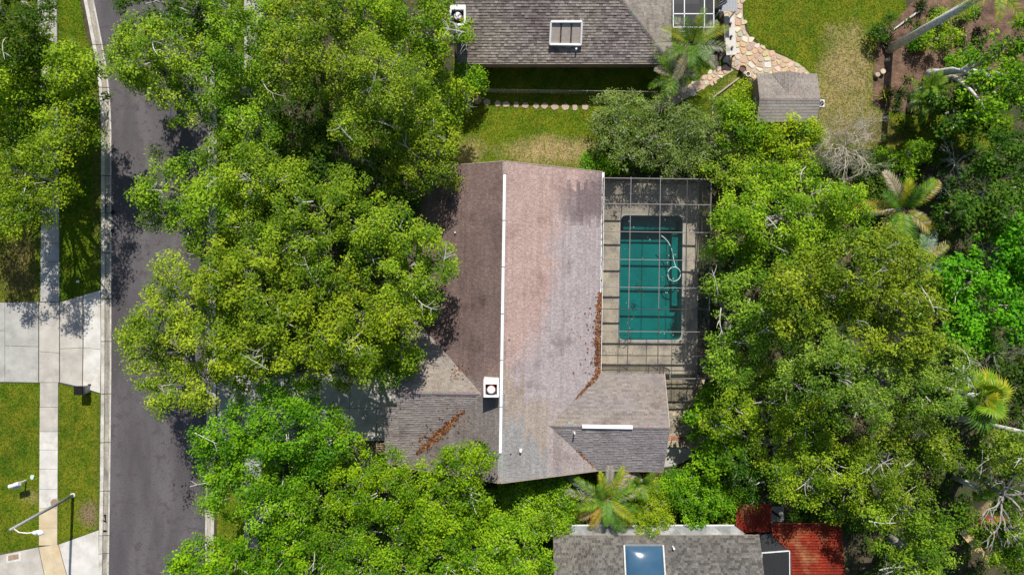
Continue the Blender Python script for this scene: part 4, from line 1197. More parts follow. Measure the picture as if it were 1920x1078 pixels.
m.build('dome_pane', M['skylight'], dome, smooth=True)
p = rp_s(1262, 1025, 0.1); MB().cyl((p.x, p.y), 0.07, p.z - 0.2, p.z + 0.3, 12).build('vent_pipe', M['white'], sro)
aw = thing('porch_awning', 'low white sheet metal awning along the lower house eave', 'awning', P(1200, 995))
za, zb2 = 2.45, 2.78
A = [P(1030, 985, za), P(1377, 985, za), P(1402, 1004, zb2), P(1032, 1004, zb2)]
for k in range(9):
    t0, t1 = k / 9, (k + 1) / 9
    if k == 8: q = [A[0].lerp(A[1], t0), A[1], A[2], A[3].lerp(A[2], t0)]
    else: q = [A[0].lerp(A[1], t0), A[0].lerp(A[1], t1 - 0.002), A[3].lerp(A[2], t1 - 0.002), A[3].lerp(A[2], t0)]
    m = MB(); m.loft([p_ - Vector((0, 0, 0.07)) for p_ in q], q); m.build('roof_panel', M['awning'], aw)
m = MB(); m.bar(A[0] - Vector((0, 0, 0.05)), A[1] - Vector((0, 0, 0.05)), 0.08, 0.12); m.build('gutter', M['white_metal'], aw)
for k in range(6):
    a = A[0].lerp(A[1], 0.02 + 0.19 * k) - Vector((0, 0.1, 0)); MB().bar((a.x, a.y, 0), (a.x, a.y, za - 0.08), 0.08).build('post', M['white_metal'], aw)
# screen room
sr = thing('screen_enclosure', 'black screened room between the lower house and the red roofs', 'screen cage', P(1450, 1050))
q0, q1, q2, q3 = P(1428, 1036, 2.75), P(1480, 1032, 2.75), P(1481, 1130, 2.75), P(1429, 1130, 2.75)
for a, b in ((q0, q1), (q1, q2), (q3, q0)): MB().bar(a, b, 0.06, 0.09).build('beam', M['white_metal'], sr)
for a in (q0, q1, q2, q3): MB().bar((a.x, a.y, 0), (a.x, a.y, 2.7), 0.07).build('post', M['alu_grey'], sr)
MB().poly([q0, q3, q2, q1]).build('screen_pane', M['screen_dark'], sr)
q4 = P(1426, 1003, 2.5); q5 = P(1450, 1001, 2.5)
MB().poly([q0 - Vector((0, 0, .05)), q1 - Vector((0, 0, .05)), q5, q4]).build('screen_pane', M['screen_dark'], sr)
MB().bar(q4, q5, 0.05).build('beam', M['alu'], sr); MB().bar(q5, q1, 0.05).build('beam', M['alu'], sr)
for a in (q4, q5): MB().bar((a.x, a.y, 0), (a.x, a.y, 2.45), 0.06).build('post', M['alu'], sr)
MB().box(q4.x + 0.1, q2.x, q2.y, q4.y, 0, 0.03).build('floor', M['black'], sr)
# red sheet roofs
def red_shed(label, poly, z0, zf, rib, posts, tilt):
    t = thing('red_metal_roof', label, 'roof', P(*poly[0]), 'rusty red sheet metal roofs')
    wp = [P(*q, z0)[:2] for q in poly]
    m = MB(); corrugated(m, wp, zf, rib, 0.18, 0.03); m.build('metal_sheet', M['redroof'], t)
    m = MB()
    for i in range(len(wp)):
        a, b = wp[i], wp[(i + 1) % len(wp)]
        m.bar((*a, zf(*a) - 0.05), (*b, zf(*b) - 0.05), 0.05, 0.07)
    m.build('edge_trim', M['terracotta'], t)
    for q in posts:
        a = P(*q, z0); MB().bar((a.x, a.y, 0), (a.x, a.y, zf(a.x, a.y) - 0.06), 0.1).build('post', M['wood'], t)
ya = P(1400, 950, 2.5).y
red_shed('small square rusty red ribbed metal roof near the white awning', [(1383, 947), (1446, 945), (1446, 997), (1394, 998), (1382, 986)], 2.5, lambda x, y: 2.35 + 0.08 * (y - ya + 2), (0, 1), [(1386, 952), (1442, 951), (1442, 993), (1396, 993)], 0)
yb = P(1500, 982, 2.7).y
red_shed('large rusty red metal roof with orange patches at the bottom edge', [(1449, 983), (1578, 982), (1583, 1078), (1584, 1150), (1485, 1150), (1483, 1036), (1450, 1004)], 2.7, lambda x, y: 2.6 + 0.07 * (yb - y), (1, 0), [(1455, 988), (1572, 988), (1578, 1140), (1490, 1140)], 0)
m = MB(); a = P(1455, 962); m.box(a.x - 0.35, a.x + 0.55, a.y - 0.6, a.y + 0.5, 0, 0.05); pd = m.build('concrete_pad', M['conc_grey']); struct(pd)
tag(MB().bar(P(1448, 958, 0.12), P(1464, 969, 0.12), 0.14, 0.1).build('timber_beam', M['black'], origin=P(1456, 963)), 'short black beam lying on the pale pad beside the small red roof', 'beam')
for px, py, w, hh in ((1315, 966, 22, 12), (1331, 966, 8, 12)):
    a = P(px, py); q = struct(MB().box(a.x - w * .019, a.x + w * .019, a.y - hh * .019, a.y + hh * .019, 0, 0.06).build('concrete_pad', M['conc_grey']))
# tan tarp shelter under the oak, bottom right
tp = thing('tarp_shelter', 'tan and brown tarp shelter half hidden under the oak at lower right', 'tarp', P(1830, 985))
def cloth(poly, zz_, mat, name):
    w = [P(x, y, z) for (x, y), z in zip(poly, zz_)]; m = MB()
    m.loft([p - Vector((0, 0, 0.03)) for p in w], w); m.build(name, M[mat], tp)
cloth([(1808, 950), (1838, 925), (1862, 940), (1846, 965), (1820, 972)], [2.4, 2.6, 2.3, 2.2, 2.2], 'tan_cloth', 'tarp_sheet')
cloth([(1832, 962), (1880, 968), (1910, 990), (1870, 1005), (1825, 985)], [2.0, 2.0, 1.9, 1.9, 1.9], 'terracotta', 'tarp_sheet')
cloth([(1800, 1000), (1812, 985), (1850, 1040), (1862, 1048), (1850, 1058)], [1.8, 1.9, 1.7, 1.7, 1.7], 'tan_cloth', 'tarp_sheet')
for q in ((1812, 952), (1850, 944), (1870, 1000), (1806, 1000)):
    a = P(*q, 1.7); MB().bar((a.x, a.y, 0), (a.x, a.y, 1.7), 0.07).build('post', M['wood'], tp)

# ------------------------------------------------------------------ street furniture on the far verge
lamp = thing('street_lamp', 'grey street lamp pole with white lamp head leaning over the far pavement', 'street lamp', P(137, 928))
b0 = P(137, 928); LZ = 6.4
top = P(19, 993, LZ)
m = MB(); m.tube([b0, b0.lerp(top, 0.5), top], [0.115, 0.10, 0.085], 14); m.build('pole', M['grey'], lamp, smooth=True)
MB().cyl(b0, 0.17, 0.0, 0.08, 14).build('base', M['white_metal'], lamp)
top2 = top - Vector((0, 0, 0.35)); hd = P(62, 998, LZ + 0.05)
arm = [top2 + (top - top2) * 0.2, top2.lerp(hd, 0.35) + Vector((0, -0.12, 0.15)), top2.lerp(hd, 0.75) + Vector((0, -0.05, 0.15)), hd]
MB().tube(arm, 0.035, 8).build('arm', M['white_metal'], lamp, smooth=True)
m = MB(); hh = []
prof = [(0.0, 0.06), (0.1, 0.11), (0.3, 0.16), (0.5, 0.17), (0.64, 0.12), (0.72, 0.03)]
m.tube([hd + Vector((t - 0.05, -0.02 * t, 0.0)) for t, _ in prof], [r for _, r in prof], 14); m.build('lamp_head', M['white'], lamp, smooth=True)
MB().cyl((hd.x + 0.35, hd.y), 0.05, LZ + 0.15, LZ + 0.3, 10).build('photocell', M['grey'], lamp)
c = P(104, 942); tag(MB().cyl((c.x, c.y), 0.3, 0.0, 0.075, 20).build('utility_cover', M['wall_brown'], origin=(c.x, c.y, 0)), 'round brown cover at the pavement edge under the lamp pole', 'cover')
c = P(61, 894); tag(MB().loft([(c.x + .17 * math.cos(k), c.y + .19 * math.sin(k), 0) for k in (0.4, 1.2, 2.2, 3.3, 4.4, 5.3)], [(c.x + .15 * math.cos(k), c.y + .17 * math.sin(k), 0.06) for k in (0.4, 1.2, 2.2, 3.3, 4.4, 5.3)]).build('utility_cover', M['hose'], origin=(c.x, c.y, 0)), 'small pale green cover in the lawn beside the white pavement slabs', 'cover')
mt = thing('meter_box', 'rectangular brown meter box lid set in the bottom left driveway', 'meter box', P(27, 1044))
def quadp(l, z0, z1, mat, name, par):
    w = [P(*q) for q in l]; return MB().prism([(p.x, p.y) for p in w], z0, z1).build(name, M[mat], par)
quadp([(14, 1039), (40, 1034), (41, 1050), (13, 1055)], 0.0, 0.075, 'conc_white', 'frame', mt)
quadp([(17, 1040), (36, 1037), (36.5, 1046), (17, 1050)], 0.05, 0.09, 'wood', 'lid', mt)
for i, (px, py) in enumerate(((212, 398), (211.5, 432))):
    c = P(px, py); m = MB(); m.cyl((c.x, c.y), 0.14, 0.0, 0.035, 16); m.cyl((c.x, c.y), 0.06, 0.035, 0.05, 10)
    tag(m.build('drain_cap', M['black'], origin=(c.x, c.y, 0)), ('upper' if i == 0 else 'lower') + ' of two small black caps on the asphalt beside the far kerb', 'cap', 'black caps by the kerb')
# letter box: rounded box on a post
mbx = thing('mailbox', 'pale grey mailbox on a post in the lower left lawn', 'mailbox', P(36, 905))
bp = P(34, 906); hp_ = P(27, 909, 1.15)
MB().bar((hp_.x, hp_.y, 0), (hp_.x, hp_.y, 1.0), 0.1).build('post', M['white'], mbx)
K = 8; a = Vector((0.95, 0.3, 0)).normalized(); b = Vector((-a.y, a.x, 0))
sec = [(-0.14, 0), (0.14, 0)] + [(0.14 * math.cos(math.pi * k / K), 0.16 + 0.14 * math.sin(math.pi * k / K)) for k in range(K + 1)]
def lb(t): return [hp_ + a * t + b * x + Vector((0, 0, z - 0.15)) for x, z in sec]
m = MB(); s0, s1 = lb(-0.36), lb(0.36)
m.poly(s0[::-1]); m.poly(s1)
for i in range(len(sec)): j = (i + 1) % len(sec); m.poly([s0[i], s0[j], s1[j], s1[i]])
m.build('box', M['white_metal'], mbx)
m = MB(); m.bar(hp_ + b * -0.2 + a * -0.28 - Vector((0, 0, 0.25)), hp_ + b * -0.2 + a * 0.2 - Vector((0, 0, 0.25)), 0.2, 0.18); m.build('newspaper_tube', M['hose'], mbx)
MB().bar(hp_ + b * 0.16 + Vector((0, 0, 0.02)), hp_ + b * 0.16 + Vector((0, 0, 0.3)), 0.02, 0.06).build('flag', M['terracotta'], mbx)
# wheeled bin
bn = thing('wheeled_bin', 'grey wheeled bin with black lid at the end of the far driveway', 'bin', P(165, 727))
bc = P(164, 728); hb = 0.98
def br(w, d, z): return [(bc.x - w / 2, bc.y - d / 2, z), (bc.x + w / 2, bc.y - d / 2, z), (bc.x + w / 2, bc.y + d / 2, z), (bc.x - w / 2, bc.y + d / 2, z)]
m = MB(); m.loft(br(0.46, 0.48, 0.06), br(0.58, 0.58, hb)); m.build('bin_body', M['grey'], bn)
m = MB(); m.loft(br(0.64, 0.64, hb), br(0.56, 0.56, hb + 0.09)); m.build('lid', M['black'], bn)
MB().bar((bc.x + 0.34, bc.y - 0.22, hb - 0.06), (bc.x + 0.34, bc.y + 0.22, hb - 0.06), 0.04).build('handle', M['black'], bn)
for s in (-1, 1):
    m = MB(); m.tube([(bc.x + 0.2, bc.y + s * 0.27, 0.1), (bc.x + 0.2, bc.y + s * 0.32, 0.1)], 0.1, 14); m.build('wheel', M['black'], bn)
# small lawn lamp on the verge
sg = thing('garden_light', 'small pale garden light on the grass verge by the far kerb', 'garden light', P(155, 528))
c = P(155, 528, 0.0); MB().cyl((c.x, c.y), 0.025, 0, 0.5, 8).build('stake', M['dark'], sg); MB().cyl((c.x, c.y), 0.1, 0.5, 0.6, 12, r1=0.07).build('lamp_shade', M['white_metal'], sg); MB().cyl((c.x, c.y), 0.06, 0.42, 0.5, 10).build('lens', M['glass'], sg)
# garden steps and gate piece by the garage
gt = thing('timber_gate', 'dark timber gate lying low beside the garage corner', 'gate', P(716, 838))
for k in range(5):
    MB().bar(P(705, 832 + k * 4.2, 0.7), P(724, 831 + k * 4.2, 0.7), 0.09, 0.03).build('plank', M['wood'], gt)
for px in (706, 723):
    MB().bar(P(px, 830, 0.65), P(px, 852, 0.65), 0.07).build('rail', M['wood'], gt); a = P(px, 831, 0.65); MB().bar((a.x, a.y, 0), (a.x, a.y, 0.68), 0.08).build('post', M['wood'], gt); a = P(px, 851, 0.65); MB().bar((a.x, a.y, 0), (a.x, a.y, 0.68), 0.08).build('post', M['wood'], gt)

leaf_pile('oil_spots', 'dark scattered oil spots on the asphalt near the right kerb', lambda r: P(362 + r.gauss(0, 9) - r.random() * 8, 935 + r.gauss(0, 16) - r.random() * 12, 0.014), 70, seed=91, cols=((0.012, 0.012, 0.012), (0.02, 0.018, 0.016)), size=0.1)  # oil spots on the asphalt, built from dark leaf-shaped scraps
leaf_pile('gutter_debris', 'dark wet leaves in the far gutter by the storm drain', lambda r: P(197 + r.gauss(0, 1.2), r.choice((970 + r.gauss(0, 6), 385 + r.gauss(0, 12), 995)), 0.05), 60, seed=92, cols=((0.012, 0.012, 0.012), (0.03, 0.025, 0.02)), size=0.09)

leaf_pile('road_leaves', 'small brown leaves lying along the right kerb and road edge', lambda r: P(interp(ROAD_R, 500) - abs(r.gauss(0, 14)), r.uniform(0, 1078), 0.014), 420, seed=93, cols=((0.16, 0.10, 0.05), (0.10, 0.07, 0.04), (0.2, 0.15, 0.06)), size=0.05)
# ------------------------------------------------------------------ vegetation
PAL = {   # older leaf and new growth, spread widened to imitate shadow and highlight
    'oak':    ((0.075, 0.165, 0.007), (0.300, 0.415, 0.016)),
    'yellow': ((0.085, 0.180, 0.006), (0.325, 0.440, 0.022)),
    'wood':   ((0.076, 0.155, 0.009), (0.280, 0.380, 0.030)),
    'olive':  ((0.120, 0.165, 0.022), (0.310, 0.360, 0.065)),
    'bright': ((0.060, 0.165, 0.005), (0.240, 0.410, 0.010)),
    'vivid':  ((0.065, 0.215, 0.006), (0.190, 0.440, 0.012)),
    'lime':   ((0.105, 0.220, 0.006), (0.310, 0.430, 0.012)),
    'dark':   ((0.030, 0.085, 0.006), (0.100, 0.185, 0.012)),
}
def leaf_cloud(g, cen, rad, per, size, pal, flat=0.75, up=0.7, aspect=0.58):
    """kite-shaped leaves in a set of clumps"""
    nC = len(cen)
    n = np.maximum(6, (per * (rad / rad.mean()) ** 2).astype(int))
    idx = np.repeat(np.arange(nC), n)
    N = len(idx)
    d = g.normal(size=(N, 3)); d /= np.linalg.norm(d, axis=1)[:, None]
    rr = rad[idx] * g.random(N) ** 0.5 * (1 + 0.18 * g.normal(size=N))
    off = d * rr[:, None]; off[:, 2] *= flat
    pos = cen[idx] + off
    nrm = d * 0.5 + g.normal(size=(N, 3)) * 0.42 + np.array([0, 0.25, up])
    nrm /= np.linalg.norm(nrm, axis=1)[:, None]
    t = np.cross(nrm, g.normal(size=(N, 3))); t /= np.linalg.norm(t, axis=1)[:, None] + 1e-9
    b = np.cross(nrm, t)
    L = size * g.uniform(0.6, 1.35, N); Wd = L * aspect * g.uniform(0.7, 1.2, N)
    t *= (L / 2)[:, None]; b *= (Wd / 2)[:, None]
    v = np.empty((N, 4, 3))
    v[:, 0] = pos - t; v[:, 1] = pos + b + t * 0.1; v[:, 2] = pos + t; v[:, 3] = pos - b + t * 0.1
    a0, a1 = np.array(pal[0]), np.array(pal[1])
    ck = np.clip(0.45 + 0.36 * g.normal(size=nC), 0, 1)[idx]           # tone per clump: growth age, spread wide to imitate lit and shaded clumps
    f = np.clip(ck + 0.22 * g.normal(size=N), 0, 1)[:, None]
    col = (a0 * (1 - f) + a1 * f) * g.uniform(0.75, 1.25, N)[:, None]
    dry = g.random(N) < 0.012
    col[dry] = np.array([0.24, 0.15, 0.05])
    return v.reshape(-1, 3), col

def bend(a, b, sag, r, n=4):
    a, b = Vector(a), Vector(b)
    L = (b - a).length; j = Vector((r.uniform(-1, 1), r.uniform(-1, 1), r.uniform(-0.5, 0.5))) * 0.12 * L
    return [a.lerp(b, k / n) + j * math.sin(math.pi * k / n) + Vector((0, 0, sag * L * math.sin(math.pi * k / n))) for k in range(n + 1)]

GAPS = []
def tree(name, label, pal, z, base, lobes, cat='tree', group=None, per=150, leaf=0.155, dens=7.8, crad=0.60, trunk_r=0.28, skip=0.2, twig=1, bark='bark', aspect=0.58, jitter=1.5, low=0.2, vert=0.75, snags=0):
    seed = int(abs(hash_(label))) % 100000
    g = np.random.default_rng(seed); r = random.Random(seed)
    bp = P(*base)
    root = thing(name, label, cat, bp, group)
    cs, rs, tw, limbs = [], [], MB(), MB()
    lw = []
    for (px, py, rp) in lobes:
        zz = max(0.7, z + r.uniform(-jitter, jitter))
        c = P(px, py, zz); R = rp * (H - zz) / F
        lw.append((c, R))
        n = max(5, int(dens * R * R / (crad / 0.62) ** 2))
        for k in range(n):
            # even spread over a dome, a few clumps below its rim
            ct = 1 - (k + r.random()) / n * (1.0 + low)
            st = math.sqrt(max(0, 1 - ct * ct)); a = k * 2.39996 + r.uniform(-0.5, 0.5)
            if r.random() < skip: continue
            q = R * (r.uniform(0.86, 1.08))
            v = Vector((st * math.cos(a) * q * 0.93, st * math.sin(a) * q * 0.93, ct * q * vert))
            v.z += 1.3 * crad * noise.noise((c + v) * 0.6) + r.uniform(-0.35, 0.3) * crad * 1.3
            p = c + v
            rr = crad * r.uniform(0.6, 1.25)
            if p.z - rr * 0.6 < 0.1: p.z = 0.1 + rr * 0.6
            cs.append(tuple(p)); rs.append(rr)
            if r.random() < 0.4:
                st_ = c.lerp(p, 0.35); st_.z -= 0.2 * R
                st_.z = max(0.1, st_.z)
                tw.tube(bend(st_, p, 0.06, r, 3), [0.035, 0.028, 0.02, 0.01], 4)
            for _ in range(twig if r.random() < 0.6 else 0):
                e = p + Vector((r.gauss(0, 1), r.gauss(0, 1), r.uniform(0.1, 1.0))).normalized() * rr * r.uniform(0.7, 1.08)
                tw.tube(bend(p - Vector((0, 0, 0.2 * rr)), e, 0.05, r, 2), [0.016, 0.012, 0.006], 3, cap=False)
    # each tree has its own tint and leaf size
    v, col = leaf_cloud(g, np.array(cs), np.array(rs), per, leaf * r.uniform(0.88, 1.15), PAL[pal] if isinstance(pal, str) else pal, aspect=aspect)
    col = np.clip(col * (np.array([r.uniform(0.84, 1.16), 1.0, r.uniform(0.8, 1.4)]) * r.uniform(0.98, 1.22)), 0, 0.6)
    # bare pale limbs that show on top of the crown
    for _ in range(snags):
        c, R = r.choice(lw); aa = r.uniform(0, 6.283); hd_ = aa + math.pi + r.gauss(0, 0.5)
        p0 = c + Vector((math.cos(aa) * R * 0.7, math.sin(aa) * R * 0.7, R * vert * 0.45)); L_ = r.uniform(0.8, 1.9)
        p1 = p0 + Vector((math.cos(hd_) * L_, math.sin(hd_) * L_, R * vert * r.uniform(0.4, 0.62) + 0.15))
        w_ = r.uniform(0.025, 0.05)
        pp_ = bend(p0, p1, 0.06, r, 5); tw.tube(pp_, [w_ * (1 - 0.13 * k) for k in range(6)], 5)
        for k in range(r.randint(2, 5)):
            s_ = pp_[r.randint(1, 4)]; h2 = hd_ + r.choice((-1, 1)) * r.uniform(0.4, 1.2); l2 = r.uniform(0.3, 0.8)
            tw.tube(bend(s_, s_ + Vector((math.cos(h2) * l2, math.sin(h2) * l2, r.uniform(0.0, 0.25))), 0.05, r, 3), [w_ * 0.5, w_ * 0.4, w_ * 0.3, w_ * 0.2], 4)
    # limbs
    zc = min(c.z for c, R in lw); mx = sum((c for c, R in lw), Vector()) / len(lw)
    fork = Vector((bp.x * 0.65 + mx.x * 0.35, bp.y * 0.65 + mx.y * 0.35, max(0.3, zc * 0.45)))
    limbs.tube(bend(bp, fork, 0.0, r, 4), [trunk_r * 1.5, trunk_r * 1.1, trunk_r, trunk_r * 0.95, trunk_r * 0.9], 9)
    for c, R in lw:
        e = c - Vector((0, 0, 0.15 * R))
        limbs.tube(bend(fork, e, 0.10, r, 6), [trunk_r * 0.55 * (1 - 0.13 * k) for k in range(7)], 7)
    limbs.build('trunk', M[bark], root, smooth=True)
    tw.build('branches', M['pale_bark'], root, kind='stuff')
    link('crown', np_mesh('crown', v - np.array(bp), col), M['leaf'], root)
    return root
def hash_(s):
    h = 7
    for ch in s: h = (h * 131 + ord(ch)) % 1000003
    return h
def base_of(lobes, z):
    px = sum(l[0] for l in lobes) / len(lobes); py = sum(l[1] for l in lobes) / len(lobes); k = 1 - 0.3 * z / H
    return (960 + (px - 960) * k, 539 + (py - 539) * k)

